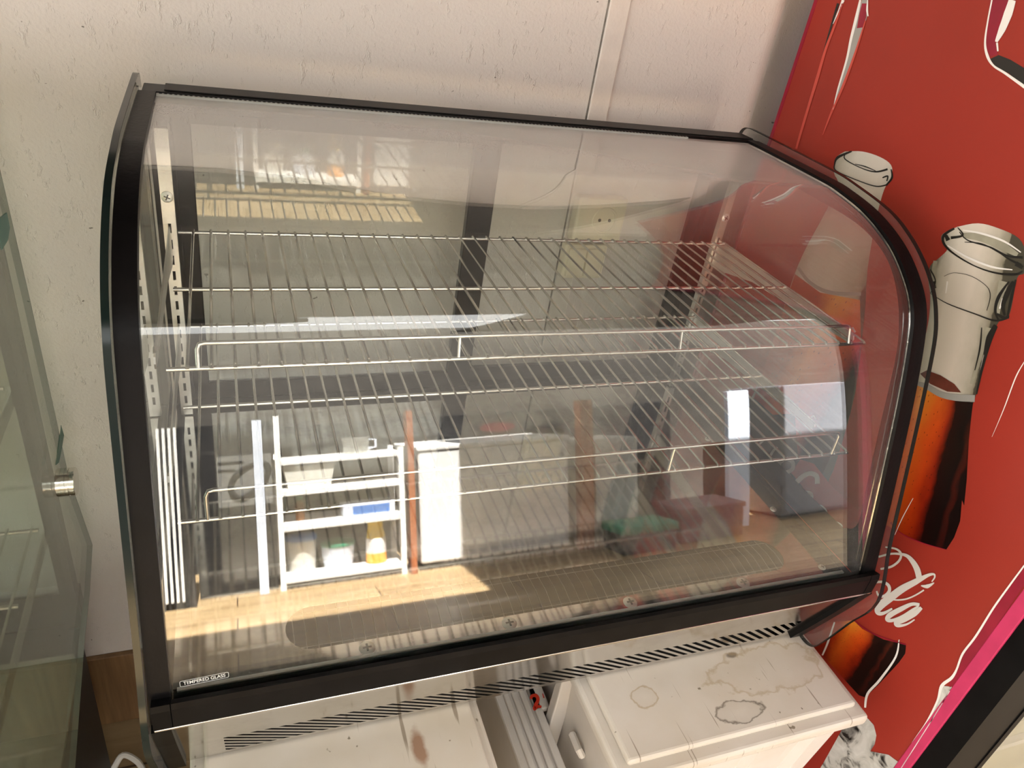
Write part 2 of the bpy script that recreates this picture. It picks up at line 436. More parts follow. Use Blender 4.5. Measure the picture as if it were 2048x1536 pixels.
# ================================================================== SETTING
WY = .50
wx = .885
b = box(-3.2, wx, WY, WY+.08, FZ, 1.45)
structure('wall_back', b, 'wall', (-1, WY, FZ))
# rounded return where the wall steps back beside the fridge
b = bmesh.new()
pf = [(wx, WY)]+[(wx+.045*math.sin(a), WY+.045*(1-math.cos(a))) for a in [i*math.pi/24 for i in range(1, 11)]]+[(wx+.07, WY+.058), (3.2, WY+.062), (3.2, WY+.16), (wx, WY+.16)]
slab([pf], lambda u, v, w: Vector((u, v, FZ+w)), 1.45-FZ, b)
structure('wall_right', b, 'wall', (1.5, WY, FZ))
b = box(at(1221, 0, 1, WY).x-.001, .627, WY-.005, WY+.01, FZ, 1.45, bev=.0012)
structure('trim_1', b, 'trim', (.6, WY, FZ))
b = box(at(1221, 0, 1, WY).x-.0035, at(1221, 0, 1, WY).x-.001, WY-.0012, WY+.004, -.95, 1.45)
structure('trim_2', b, 'seam', (.59, WY, FZ))
b = box(-3.2, wx, WY-.012, WY, FZ, -.96, bev=.002)
structure('baseboard_back', b, 'skirt', (-1, WY, FZ))
structure('floor', box(-4, 5.5, -4.2, .9, FZ-.05, FZ), 'floor', (0, 0, FZ))
# porch roof; its stepped right side is shaped to shade the cabinets and floor there
b = box(-4, 5.5, -1.5, .75, 1.45, 1.5)
box(1.15, 2.85, -2.9, -1.5, 1.45, 1.5, b); box(2.85, 5.5, -2.3, -1.5, 1.45, 1.5, b)
structure('ceiling', b, 'ceiling', (0, -.5, 1.45))
structure('wall_front', box(-4, 5.5, -4.2, -4.1, FZ, 2.45), 'far', (0, -4.1, FZ))

arch = [(-.9, .44), (-.25, .415), (-.06, .40), (.04, .40), (.15, .43), (.34, .60), (.50, .66), (.64, .67), (.75, .60), (.84, .50), (.88, .44), (.88, 1.42), (-.9, 1.42)]
o = obj('arch_cutout', slab([arch], lambda u, v, w: Vector((u, WY-.012+w, v)), .008), 'cutout', base=(0, WY, .4))  # added out of view to put a dark arch into the glass reflection
tag(o, 'dark cloth added on the unseen upper wall to shape the arched reflection in the glass top', 'cutout')
# ================================================================== DISPLAY CASE
XL, XR = -.050, .834               # inner faces of the side panes
PANE = smoothline([(.424, .150), (.418, .164), (.405, .170), (.375, .1705), (.27, .168), (.19, .1655), (.15, .162), (.079, .151), (.035, .135), (0, .115), (-.028, .092), (-.047, .068),
                   (-.064, .034), (-.087, -.040), (-.114, -.135), (-.140, -.228), (-.164, -.308), (-.144, -.376), (-.123, -.444), (-.115, -.460), (-.103, -.4672), (-.086, -.4675), (-.074, -.461)], 5)
PROF = smoothline([(.366, .1582), (.33, .158), (.262, .157), (.19, .1555), (.152, .1535), (.089, .143), (.032, .122), (-.010, .094), (-.036, .066),
                   (-.054, .028), (-.078, -.044), (-.108, -.150), (-.132, -.240), (-.1475, -.298)], 6)
UNDER = [Vector((-.1500, -.302)), Vector((-.132, -.352)), Vector((-.110, -.408)), Vector((-.088, -.462))]

case = thing('display_case', 'countertop food display case with curved glass front, black frame and stainless steel base', 'display case', (.39, .13, -.468))

# --- stainless base: undercut front with slanted vent slots
A, Bm = Vector((0, -.1500, -.302)), Vector((0, -.085, -.465))
PD = (Bm-A).normalized(); PL = (Bm-A).length
PN = Vector((0, -PD.z, PD.y))*-1
if PN.y > 0: PN = -PN
slots = []
u = -.052; s, w = .066, .0076
v0, v1 = .096, .162
while u < .80:
    q = [(u, v0), (u+w, v0), (u+w+s, v1), (u+s, v1)]
    # clip the row to the rectangle between x .010 and .782
    def clip(poly, lim, keep_gt):
        o = []
        for i in range(len(poly)):
            a, c = poly[i], poly[(i+1) % len(poly)]
            ia, ic = (a[0] >= lim) == keep_gt, (c[0] >= lim) == keep_gt
            if ia: o.append(a)
            if ia != ic:
                t = (lim-a[0])/(c[0]-a[0]); o.append((lim, a[1]+t*(c[1]-a[1])))
        return o
    q = clip(q, .010, True)
    if q: q = clip(q, .790, False)
    if len(q) >= 3 and abs(sum(q[i][0]*q[(i+1) % len(q)][1]-q[(i+1) % len(q)][0]*q[i][1] for i in range(len(q)))) > 4e-5: slots.append(q)
    u += .01475
ux0, ux1 = -.044, .832
b = slab([[(ux0, 0), (ux1, 0), (ux1, PL), (ux0, PL)]]+[x[::-1] for x in slots], lambda u, v, w: Vector((u, 0, 0))+A+PD*v-PN*w, .0012)
obj('vent_panel', b, 'steel', case, label='stainless steel front panel with a row of slanted vent slots')
b = bmesh.new()
slab([[(-.135, -.304), (.40, -.304), (.40, -.465), (-.085, -.465), ]], lambda u, v, w: Vector((ux0+w, u, v)), .0015, b)
slab([[(-.135, -.304), (.40, -.304), (.40, -.465), (-.085, -.465), ]], lambda u, v, w: Vector((ux1-w, u, v)), .0015, b)
box(ux0, ux1, .398, .40, -.465, -.304, b); box(ux0, ux1, -.083, .40, -.466, -.4645, b)
obj('base_housing', b, 'steel', case)
obj('base_cavity', box(-.03, .81, -.06, .39, -.462, -.306), 'dark', case)
for fx in (.03, .75):
    for fy in (-.05, .36):
        obj('foot', lathe([(.016, -.4685), (.018, -.464), (.018, -.46)], (fx, fy, 0)), 'rubber', case, True)

# --- bottom rail with its bright lower trim and end cap
b = band([Vector((-.1515, -.268)), Vector((-.153, -.275)), Vector((-.153, -.3005))], 0, .006, -.030, .816)
rail = obj('bottom_rail', b, 'satin', case, label='black front rail below the curved glass')
for x0, x1 in ((-.047, -.0308), (.8168, .831)):
    obj('end_cap', band([Vector((-.1515, -.268)), Vector((-.1535, -.275)), Vector((-.1535, -.3005))], 0, .012, x0, x1), 'black', rail)
obj('trim_strip', box(-.047, .831, -.1535, -.147, -.304, -.3008, bev=.0008), 'chrome', case, label='thin bright metal strip under the black front rail')

# --- curved glass
gl = obj('front_glass', band(PROF, .003, .0072, -.046, .830), 'front_glass', case, True)
i0 = max(i for i, p in enumerate(PROF) if p.y > -.284)
obj('printed_border', band(PROF[i0:], .0074, .0079, -.03, .81), 'frit', gl)
def onfront(u, v, lift=-.0008):
    """point on the flat lower part of the front glass"""
    p0 = Vector((0, -.108, -.150)); n = Vector((0, -.2583, .0)); t = Vector((0, -.0395, -.148)).normalized()
    n = Vector((0, t.z, -t.y))
    d = ray(u, v); o = p0+n*(-.003)
    P = CAM+d*((o-CAM).dot(n)/d.dot(n))
    return P+n*abs(lift)
# etched mark
fc = bpy.data.curves.new('mark', 'FONT'); fc.body = 'TEMPERED GLASS'; fc.size = .0098; fc.offset = .00008
fo = bpy.data.objects.new('mark', fc); COL.objects.link(fo)
bpy.context.view_layer.update()
me = bpy.data.meshes.new_from_object(fo.evaluated_get(bpy.context.evaluated_depsgraph_get()))
b = bmesh.new(); b.from_mesh(me); bpy.data.objects.remove(fo)
w = max(v.co.x for v in b.verts)
P0, P1 = onfront(367, 1369), onfront(451, 1352)
ex = (P1-P0).normalized(); nn = Vector((0, -.9662, .2578)); ey = nn.cross(ex).normalized()
if ey.z < 0: ey = -ey
k = (P1-P0).length/w
for v in b.verts: v.co = P0+ex*v.co.x*k+ey*v.co.y*k*1.05
hh = .0098*k
ring = []
for cx, cy, a0 in ((w+.006, .0095, 0), (-.006, .0095, 90), (-.006, -.003, 180), (w+.006, -.003, 270)):
    for q in range(0, 91, 18):
        a = math.radians(a0+q); ring.append((cx-.003*(1 if cx > 0 else -1)+.003*math.cos(a), cy-.003*(1 if cy > 0 else -1)+.003*math.sin(a)))
prev = []
for x, y in ring: prev.append(P0+ex*x*k+ey*y*k)
tube(prev+[prev[0]], .00022, b, 4)
obj('etched_mark', b, 'etch', gl)

# --- side panes with printed black borders
INN = smoothline([(.395, .124), (.27, .1235), (.184, .122), (.12, .119), (.075, .109), (.041, .093), (.012, .066), (-.010, .034), (-.028, -.008), (-.052, -.10), (-.078, -.195), (-.087, -.228), (-.086, -.245), (-.075, -.256), (-.055, -.260), (.10, -.262), (.395, -.264)], 5)
leg = [(-.078, -.440), (-.092, -.408), (-.104, -.370), (-.112, -.325), (-.090, -.308), (.424, -.308)]
outer = [(p.x, p.y) for p in PANE]+leg
inset = [(p.x, p.y) for p in offset(PANE[3:-8], .014)]
for side, x0, x1, xi in (('l', XL-.006, XL, XL+.0004), ('r', XR, XR+.006, XR-.0010)):
    pane = obj('side_pane', slab([outer], lambda u, v, w: Vector((x0+w, u, v)), x1-x0), 'side_glass', case)
    ed = bmesh.new()
    n = len(PANE)
    out1, out2 = offset(PANE, -.0004), offset(PANE, .0002)
    band(PANE, -.0005, .0004, x0, x1, ed)
    obj('ground_edge', ed, 'edge', pane, True)
    lp = [(p.x, p.y) for p in PROF]+[(-.1475, -.303), (.405, -.303), (.405, .150)]
    obj('printed_border', slab([lp, [(p.x, p.y) for p in INN][::-1]], lambda u, v, w: Vector((xi+w*(1 if side == 'l' else -1), u, v)), .0005), 'frit', pane)
# --- rubber profiles that hold the glass to the side panes
def gasket(x0, x1):
    g = obj('gasket', band(PROF, -.0012, .010, x0, x1), 'rubber', case, True, label='black rubber strip following the curve of the glass')
    return g
gasket(XL+.0006, -.0305)
gasket(.8125, XR-.0006)
for x0, x1 in ((XL+.0006, -.032), (.812, XR-.0006)):
    obj('corner_strip', band(UNDER, -.004, .016, x0, x1), 'black', case, label='black strip under the front corner of the case')
# bright bead between glass and strips
obj('sealant_bead', band(PROF, .0018, .0032, .8095, .8125), 'steel_in', case, True, label='grey line of old sealant along the right strip')

# --- top rail and light strip
b = box(-.046, .830, .367, .409, .1525, .1590, bev=.0012)
box(-.046, .830, .367, .371, .140, .1535, b, bev=.001)
top = obj('top_rail', b, 'satin', case, label='black top rail along the back of the case')
obj('rail_cover', box(-.022, .828, .374, .4095, .1591, .1606, bev=.0006), 'grey', top)
b = box(-.03, .70, .3612, .3668, .1550, .1578)
led = obj('light_strip', b, 'led', case, label='perforated pale light strip under the edge of the top rail')
b = bmesh.new(); x = -.027
while x < .695:
    box(x, x+.0030, .3622, .3655, .1578, .1582, b); x += .0055
o = obj('perforation', b, 'dark', led); o['kind'] = 'stuff'
# --- back frame and sliding doors
b = bmesh.new()
box(-.046, -.018, .402, .432, -.302, .15, b); box(.802, .830, .402, .432, -.302, .15, b); box(-.046, .83, .402, .432, -.325, -.300, b)
obj('back_frame', b, 'grey', case)
def sliding_door(x0, x1, y, name):
    b = bmesh.new()
    for a0, a1 in ((x0, x0+.022), (x1-.040, x1) if name else (x1-.022, x1)): box(a0, a1, y, y+.009, -.30, .135, b, bev=.0012, seg=1)
    box(x0, x1, y, y+.009, -.30, -.272, b); box(x0, x1, y, y+.009, .115, .135, b)
    d = obj('sliding_door', b, 'grey', case, label='sliding glass back door in a dark frame')
    obj('door_glass', box(x0+.01, x1-.01, y+.003, y+.0065, -.28, .12), 'back_glass', d)
    return d
sliding_door(-.019, .421, .405, True)
sliding_door(.383, .803, .417, False)

# --- interior floor with the long rounded grille opening
GX0, GX1, GY0, GY1, DZ = .078, .745, -.092, -.034, -.300
rg = (GY1-GY0)/2; cy = (GY0+GY1)/2
cap = [(GX1-rg+rg*math.cos(a), cy+rg*math.sin(a)) for a in [math.radians(-90+15*i) for i in range(13)]]+[(GX0+rg+rg*math.cos(a), cy+rg*math.sin(a)) for a in [math.radians(90+15*i) for i in range(13)]]
b = slab([[(-.032, -.112), (.816, -.112), (.816, .402), (-.032, .402)], cap[::-1]], lambda u, v, w: Vector((u, v, DZ-w)), .0012)
fl = obj('deck_plate', b, 'steel_in', case, label='stainless steel floor plate of the case')
obj('front_lip', box(-.028, .814, -.1165, -.1122, -.303, -.2975), 'lip', fl, label='bright folded front edge of the floor plate')
obj('front_sill', box(-.045, .828, -.1405, -.115, -.3065, -.3035), 'sill', fl)
obj('grille_well', box(GX0-.01, GX1+.01, GY0-.006, GY1+.006, DZ-.005, DZ-.0035), 'dark', fl)
b = bmesh.new()
x = GX0+.008
while x < GX1-.006:
    tube([(x, GY0-.002, DZ-.0035), (x, (GY0+GY1)/2, DZ+.0005), (x, GY1+.002, DZ-.0035)], .0005, b, 5); x += .0125
for yy in (GY0+.006, GY1-.006): tube([(GX0+.008, yy, DZ-.0028), (GX1-.008, yy, DZ-.0028)], .0005, b, 5)
obj('fan_guard', b, 'mesh', fl, True, label='dark wire guard over the rounded floor opening')
def screw(c, axis, parent, r=.0055):
    s = obj('screw', lathe([(r*1.15, -.0006), (r*1.1, .0006), (r*.7, .0016), (r*.2, .0019)], c, axis=axis), 'screw', parent, True)
    k = bmesh.new()
    if axis == 'z':
        box(c[0]-r*.6, c[0]+r*.6, c[1]-r*.14, c[1]+r*.14, c[2]+.0016, c[2]+.0021, k); box(c[0]-r*.14, c[0]+r*.14, c[1]-r*.6, c[1]+r*.6, c[2]+.0016, c[2]+.00212, k)
    else:
        sgn = 1 if c[0] < .4 else -1
        t = bmesh.new(); box(-.0003, .0003, -r*.6, r*.6, -r*.14, r*.14, t); box(-.00032, .00032, -r*.14, r*.14, -r*.6, r*.6, t)
        bmesh.ops.rotate(t, verts=t.verts, matrix=Matrix.Rotation(.5, 3, 'X')); bmesh.ops.translate(t, verts=t.verts, vec=(c[0]+sgn*.0019, c[1], c[2])); join(k, t)
    obj('cross_recess', k, 'cross', s)
    return s
for sx in (.16, .325, .485, .655): screw((sx, -.1030, DZ), 'z', fl, .0080)
for sx, sy in ((.79, -.10), (.795, .02), (.79, .2)): screw((sx, sy, DZ), 'z', fl, .0045)

# --- slotted uprights and shelf brackets
def upright(xa, xb, y0):
    lo, hi, xc = -.298, .118, (xa+xb)/2
    holes = []
    z = lo+.02
    while z < .005:
        holes.append([(xc-.0018, z), (xc+.0018, z), (xc+.0018, z+.013), (xc-.0018, z+.013)]); z += .022
    b = slab([[(xa, lo), (xb, lo), (xb, hi), (xa, hi)]]+[h[::-1] for h in holes], lambda u, v, w: Vector((u, y0+w, v)), .0014)
    box(xa, xa+.0012, y0+.0014, y0+.010, lo, hi, b); box(xb-.0012, xb, y0+.0014, y0+.010, lo, hi, b)
    o = obj('slotted_upright', b, 'steel_soft', case)
    obj('slot_backing', box(xa+.0014, xb-.0014, y0+.008, y0+.009, lo, hi), 'dark', o)
    r, zc = .0064, .034
    k = obj('screw', lathe([(r*1.15, y0), (r*1.1, y0-.0012), (r*.7, y0-.0022), (r*.2, y0-.0025)], (xc, 0, zc), axis='y'), 'screw', o, True)
    t = box(-r*.6, r*.6, y0-.0027, y0-.0021, -r*.13, r*.13); box(-r*.13, r*.13, y0-.0028, y0-.0021, -r*.6, r*.6, t)
    bmesh.ops.rotate(t, verts=t.verts, matrix=Matrix.Rotation(.4, 3, 'Y')); bmesh.ops.translate(t, verts=t.verts, vec=(xc, 0, zc))
    obj('cross_recess', t, 'cross', k)
    return o
upL = upright(-.0365, -.0210, .362)
upR = upright(.8060, .8190, .362)
def bracket(x, zt, yf, parent):
    pts = [(.36, zt), (yf, zt), (yf-.003, zt-.006), (yf, zt-.013), (.25, zt-.026), (.335, zt-.045), (.36, zt-.045)]
    b = slab([pts], lambda u, v, w: Vector((x+w, u, v)), .0018)
    tube([(x+.001, yf+.012, zt-.002), (x+.001, yf+.006, zt+.007), (x+.001, yf, zt+.004)], .0012, b, 6)
    return obj('shelf_bracket', b, 'steel_soft', parent)
for zt, yf in ((-.004, .03), (-.146, .03)):
    bracket(-.0300, zt, yf, upL); bracket(.8120, zt, yf, upR)

# ================================================================== WIRE SHELVES
def wire_shelf(z, y0, y1, ym, gy, gz, label):
    t = thing('wire_shelf', label, 'shelf', (.3926, (y0+y1)/2, z-.003), 'chrome wire shelves inside the display case')
    for y in (y0, ym, y1):
        obj('rail', tube([(-.0175, y, z), (.8025, y, z)], .0023, seg=10), 'wire', t, True)
    for i in range(40):
        x = i*.0205
        obj('cross_wire', tube([(x, y0-.0022, z+.0012), (x, y0+.001, z+.0034), (x, y1, z+.0034), (x, y1+.0025, z+.0020)], .0016, seg=6), 'wire', t, True)
    obj('guard_rail', tube([(.009, y0, z+.001), (.009, gy-.001, gz-.006), (.0112, gy, gz-.001), (.016, gy, gz), (.40, gy, gz), (.768, gy, gz), (.7725, gy, gz-.001), (.7745, gy-.001, gz-.005), (.7745, y0, z+.001)], .0022, seg=10), 'wire', t, True)
    for x in (.256, .523):
        obj('guard_post', tube([(x, y0, z), (x+.001, gy, gz)], .0017, seg=8), 'wire', t, True)
    return t
wire_shelf(0, 0, .331, .166, .0075, .0223, 'upper chrome wire shelf inside the display case, above the other one')
wire_shelf(-.1415, -.047, .345, .148, -.0445, -.1075, 'lower chrome wire shelf inside the display case, nearer the steel floor')

# ================================================================== WHITE BINS UNDER THE CASE
def scratch(name, stains): 
    return dirty_plastic(name, (.54, .49, .43, 1), True, stains)
TZ = -.4690
def bin_(x0, x1, y0, y1, top, label, lidmat, ribs, name='storage_bin', group='white bins that carry the display case'):
    base = ((x0+x1)/2, (y0+y1)/2, FZ)
    t = thing(name, label, 'bin', base, group)
    bx0, bx1, by0, by1 = x0+.016, x1-.018, y0+.024, y1-.02
    b = bmesh.new(); tp, bt, tap = top-.028, FZ+.001, .05
    # tapered body with recessed panels between ribs on the front and left
    v = lambda x, y, z: b.verts.new((x, y, z))
    def ring(k, z): return [v(bx0+k, by0+k, z), v(bx1-k, by0+k, z), v(bx1-k, by1-k, z), v(bx0+k, by1-k, z)]
    r0, r1 = ring(0, tp), ring(tap, bt)
    for i in range(4): b.faces.new((r0[i], r0[(i+1) % 4], r1[(i+1) % 4], r1[i]))
    b.faces.new(r0); b.faces.new(r1[::-1])
    body = obj('bin_body', b, 'bin', t)
    for (f0, f1) in ribs:
        rb = bmesh.new()
        q = lambda f, z: bx0+(bx1-bx0)*f+(1-2*f)*(tap*(tp-z)/(tp-bt))
        yk = lambda z: by0+tap*(tp-z)/(tp-bt)
        zt, zb = tp-.004, bt+.03
        P = [(q(f0, zt), yk(zt), zt), (q(f1, zt), yk(zt), zt), (q(f1, zb), yk(zb), zb), (q(f0, zb), yk(zb), zb)]
        lo = [rb.verts.new(Vector(p)+Vector((0, .001, 0))) for p in P]
        hi = [rb.verts.new(Vector(p)+Vector((0.006 if i in (0, 3) else -.006, -.012, 0))) for i, p in enumerate(P)]
        for i in range(4): rb.faces.new((lo[i], lo[(i+1) % 4], hi[(i+1) % 4], hi[i]))
        rb.faces.new(hi)
        obj('rib', rb, 'bin', body)
    rb = box(bx0-.014, bx0+.01, -.048, -.030, bt+.1, tp-.001, bev=.002)
    if name == 'storage_bin' and x0 > .4:
        obj('side_rib', rb, 'bin', body)
        obj('hand_grip', tube([(bx0+.004, -.118, -.60), (bx0-.002, -.114, -.59), (bx0-.002, -.090, -.59), (bx0+.004, -.086, -.60)], .0055), 'bin', body, True)
    lm = lidmat
    lb = box(x0, x1, y0, y1, top-.030, top-.010, bev=.006, seg=3)
    box(x0+.016, x1-.013, y0+.018, y1-.016, top-.012, top, lb, bev=.005, seg=3)
    obj('lid', lb, lm, t, label='dirty scratched white lid')
    return t
# object coordinates of the lid are relative to the bin's base point
rb_c = ((.459+.857)/2, (-.226+.22)/2)
dk, br, rust = rgb(70, 58, 44), rgb(150, 128, 92), rgb(120, 70, 24)
P1_ = at(1478, 1422, 2, TZ); P2_ = at(1560, 1330, 2, TZ); P3_ = at(1290, 1395, 2, TZ); P4_ = at(1465, 1310, 2, TZ)
lidR = scratch('right_lid_plastic', [(P1_.x-rb_c[0], P1_.y-rb_c[1], .045, .016, dk, .8, True), (P4_.x-rb_c[0], P4_.y-rb_c[1], .012, .006, dk, .8, False),
                                     (P3_.x-rb_c[0], P3_.y-rb_c[1], .022, .016, br, .7, True), (P2_.x-rb_c[0]-.03, P2_.y-rb_c[1], .10, .040, br, .55, True)])
bin_(.459, .857, -.226, .22, TZ, 'white bin with a stained lid under the right half of the case, beside the fridge', lidR, [(.02, .20), (.30, .48), (.58, .76), (.86, .985)])
lb_c = ((-.03+.317)/2, (-.29+.2)/2)
Q1 = at(838, 1495, 2, TZ); Q2 = at(818, 1440, 2, TZ)
lidL = scratch('left_lid_plastic', [(Q1.x-lb_c[0], Q1.y-lb_c[1], .012, .030, rust, .75, False), (Q2.x-lb_c[0], Q2.y-lb_c[1]+.03, .006, .010, rust, .6, False)])
bin_(-.03, .317, -.29, .20, TZ, 'white bin with a rust spotted lid under the left half of the display case', lidL, [(.05, .3), (.4, .6), (.7, .95)])
# lower bin seen in the gap, red painted mark on its lid
t = thing('crate', 'low white bin in the gap between the two others, red painted number on top', 'bin', (.43, .1, FZ))
b = box(.402, .452, -.19, .28, FZ+.001, -.630, bev=.004)
obj('bin_body', b, 'bin', t)
b = box(.394, .458, -.20, .29, -.640, -.625, bev=.004)
for gx in (.406, .419, .432): box(gx, gx+.009, -.197, .288, -.627, -.6195, b, bev=.002)
box(.445, .457, -.197, .288, -.627, -.618, b, bev=.002); box(.445, .470, -.024, .288, -.627, -.618, b, bev=.002)
ld = obj('lid', b, 'bin', t)
def ribbon3(pts, wid, to3, n=6, bm=None, ends=True):
    P = smoothline([Vector((p[0], p[1])) for p in pts], n)
    W = []
    for i in range(len(pts)-1):
        for k in range(n): W.append(wid[i]+(wid[i+1]-wid[i])*k/n)
    W.append(wid[-1])
    t = bm if bm is not None else bmesh.new()
    prev = None
    for i, p in enumerate(P):
        a, c = P[max(i-1, 0)], P[min(i+1, len(P)-1)]
        d = c-a
        d = d.normalized() if d.length else Vector((1, 0))
        nrm = Vector((-d.y, d.x))*W[i]/2
        cur = (t.verts.new(to3(p.x+nrm.x, p.y+nrm.y)), t.verts.new(to3(p.x-nrm.x, p.y-nrm.y)))
        if prev: t.faces.new((prev[0], cur[0], cur[1], prev[1]))
        prev = cur
    return t
b = ribbon3([(1062, 1398), (1064, 1392), (1072, 1391), (1076, 1399), (1071, 1411), (1069, 1418), (1075, 1413), (1083, 1414)], [5, 6, 7, 7, 7, 7, 6, 5], lambda u, v: at(u, v, 2, -.6172))
ribbon3([(1085, 1387), (1088, 1396)], [1.5, 2.5], lambda u, v: at(u, v, 2, -.6172), 3, b)
M['redpaint'] = plain('red_paint', rgb(196, 48, 24), .5, var=.15, vscale=120.)
obj('painted_number', b, 'redpaint', ld, label='red hand painted number 2')

# ================================================================== RED DRINKS FRIDGE
FX = .95
fr = thing('drinks_fridge', 'tall red drinks fridge with cola bottle pictures on its side, right of the case', 'fridge', (1.28, .1, FZ))
FY0, FY1, FZT = -.252, .484, .86
cab = obj('cabinet', box(FX, 1.62, FY0, FY1, FZ+.06, FZT, bev=.002), 'red', fr)
obj('plinth', box(FX+.02, 1.60, FY0+.03, FY1-.02, FZ+.001, FZ+.06), 'charcoal', fr)
obj('back_edge_strip', box(FX-.0012, FX+.002, FY1-.006, FY1+.001, FZ+.06, FZT), 'crimson', cab)
LAY = [0]
def dec(name, pts, m, parent, layer=1, smooth=False, uv=False, n=5):
    """printed vinyl shape on the fridge's side, its outline given where it stands on that panel"""
    x = FX-.00025*layer
    if smooth:
        pp = [Vector(p) for p in pts]; pp = smoothline(pp+[pp[0]], n)[:-1]; pts = [(p.x, p.y) for p in pp]
    yz = [at(u, v, 0, x) for u, v in pts]
    b = slab([[(p.y, p.z) for p in yz]], lambda a, c, w: Vector((x-w, a, c)), .0001)
    o = obj(name, b, m, parent)
    if uv:
        me = o.data; lay = me.uv_layers.new(name='UVMap'); org = Vector(fr.location)
        (o0, ax_, ay_) = uv
        O, AX, AY = at(*o0, 0, FX), at(*ax_, 0, FX), at(*ay_, 0, FX)
        ex, ey = AX-O, AY-O
        det = ex.y*ey.z-ex.z*ey.y
        for lp in me.loops:
            q = me.vertices[lp.vertex_index].co+org-O
            lay.data[lp.index].uv = ((q.y*ey.z-q.z*ey.y)/det, (ex.y*q.z-ex.z*q.y)/det)
    return o
def line(name, strokes, m, parent, layer=3):
    x = FX-.00025*layer; b = bmesh.new()
    if name in ('torn_white_edge', 'bottle_shading', 'bottle_highlight', 'bottle_dark_fleck', 'lifted_edge', 'label_edge'):
        k = .45 if name == 'torn_white_edge' and len(strokes) == 1 else 1
        for pts, wid in strokes: o = obj(name, ribbon3(pts, [w*k for w in wid], lambda u, v: at(u, v, 0, x), 6), m, parent)
        return o
    for i, (pts, wid) in enumerate(strokes): ribbon3(pts, wid, lambda u, v: at(u, v, 0, x-.00003*i), 6, b)
    return obj(name, b, m, parent)
def C3(x, y): return (1348+.3418*x, .3418*y)
def C6(x, y): return (1348+.3418*x, 450+.3418*y)
def C8(x, y): return (1348+.349*x, 1000+.349*y)
def C9(x, y): return (1550+.19531*x, 1100+.19531*y)
def CA(x, y): return (1400+.2279*x, 800+.2279*y)
def mp(f, pts): return [f(*p) for p in pts]

# --- bottle picture in front (right of the display case)
bt = dec('bottle_picture', mp(C6, [(1660, 10), (1575, 50), (1565, 90), (1600, 140), (1555, 190), (1500, 240), (1490, 330), (1500, 420), (1490, 560), (1455, 720), (1420, 900), (1405, 960), (1560, 1020), (1700, 1060), (1742, 1055), (1765, 1000), (1790, 880), (1850, 680), (1905, 560), (1950, 545), (1975, 480), (2008, 310), (2050, 280), (2060, 180), (2020, 80), (1900, 20), (1780, -10)]), 'neck', cab, 1, smooth=True, n=4, uv=(C6(1395, 930), C6(1785, 1010), C6(1560, 150)))
dec('bottle_liquid', mp(C6, [(1412, 925), (1470, 940), (1560, 985), (1650, 1010), (1750, 1040), (1742, 1100), (1725, 1260), (1712, 1500), (1698, 1640)])+mp(C8, [(1650, 0), (1640, 120), (1605, 215), (1560, 285), (1500, 270), (1400, 240), (1290, 190), (1230, 150), (1180, 130)])+mp(C6, [(1230, 1700), (1300, 1400)]), 'liquid', bt, 2, uv=(C6(1180, 1840), C6(1640, 1840), C6(1400, 930)))
line('bottle_outline', [
    (mp(C6, [(1640, 20), (1580, 60), (1580, 110), (1640, 170), (1760, 240), (1880, 280), (1990, 290), (2040, 270)]), [4.2, 5.4, 4.8, 3.6, 2.4, 3.6, 4.8, 3.6]),
    (mp(C6, [(1670, 40), (1720, 90), (1850, 130), (1950, 180), (2040, 190)]), [1.8, 2.4, 3, 3.6, 5.4]),
    (mp(C6, [(1660, 15), (1690, 60), (1620, 75)]), [1.8, 3.6, 6]),
    (mp(C6, [(1700, 100), (1800, 110), (1900, 160), (1960, 200), (2030, 235)]), [1.2, 2.4, 2.4, 3.6, 5.4]),
    (mp(C6, [(1500, 260), (1530, 330), (1500, 400)]), [3, 2.4, 1.8]),
    (mp(C6, [(1500, 400), (1600, 460), (1760, 520), (1880, 560), (1960, 540)]), [1.2, 1.8, 2.4, 3.6, 4.2]),
    (mp(C6, [(1580, 300), (1640, 280), (1740, 300), (1830, 360), (1850, 420), (1830, 500)]), [0.9, 0.9, 1.2, 1.2, 1.8, 1.2]),
    (mp(C6, [(2000, 320), (1975, 420), (1950, 540)]), [3.6, 6, 3.6]),
    (mp(C6, [(1960, 330), (1900, 420), (1880, 500), (1900, 560)]), [2.4, 7.2, 5.4, 3]),
    (mp(C6, [(1885, 590), (1845, 690), (1800, 850), (1770, 990)]), [7.2, 7.2, 5.4, 3]),
    (mp(C6, [(1800, 600), (1790, 720), (1760, 850)]), [1.8, 3.6, 1.8]),
], 'print_dark', bt, 4)
line('bottle_shading', [
    (mp(C6, [(1930, 330), (1905, 430), (1890, 530)]), [20, 14, 8]),
    (mp(C6, [(1690, 60), (1800, 75), (1930, 130), (2010, 175)]), [10, 16, 16, 8]),
    (mp(C6, [(1530, 210), (1520, 290), (1530, 370)]), [8, 10, 6]),
    (mp(C6, [(1840, 600), (1790, 760), (1740, 930)]), [14, 10, 6]),
], 'print_lo', bt, 3)
line('bottle_highlight', [
    (mp(C6, [(1690, 30), (1800, 50), (1930, 95), (2030, 160)]), [2, 4, 4, 2]),
    (mp(C6, [(1600, 120), (1720, 190), (1860, 245), (1980, 262)]), [2, 4, 4, 2]),
    (mp(C6, [(1600, 330), (1590, 400)]), [3, 2]),
    (mp(C6, [(1870, 620), (1830, 720), (1800, 830), (1780, 950)]), [2, 3, 3, 2]),
    (mp(C6, [(1925, 430), (1905, 490)]), [4, 3]),
], 'paper', bt, 5)
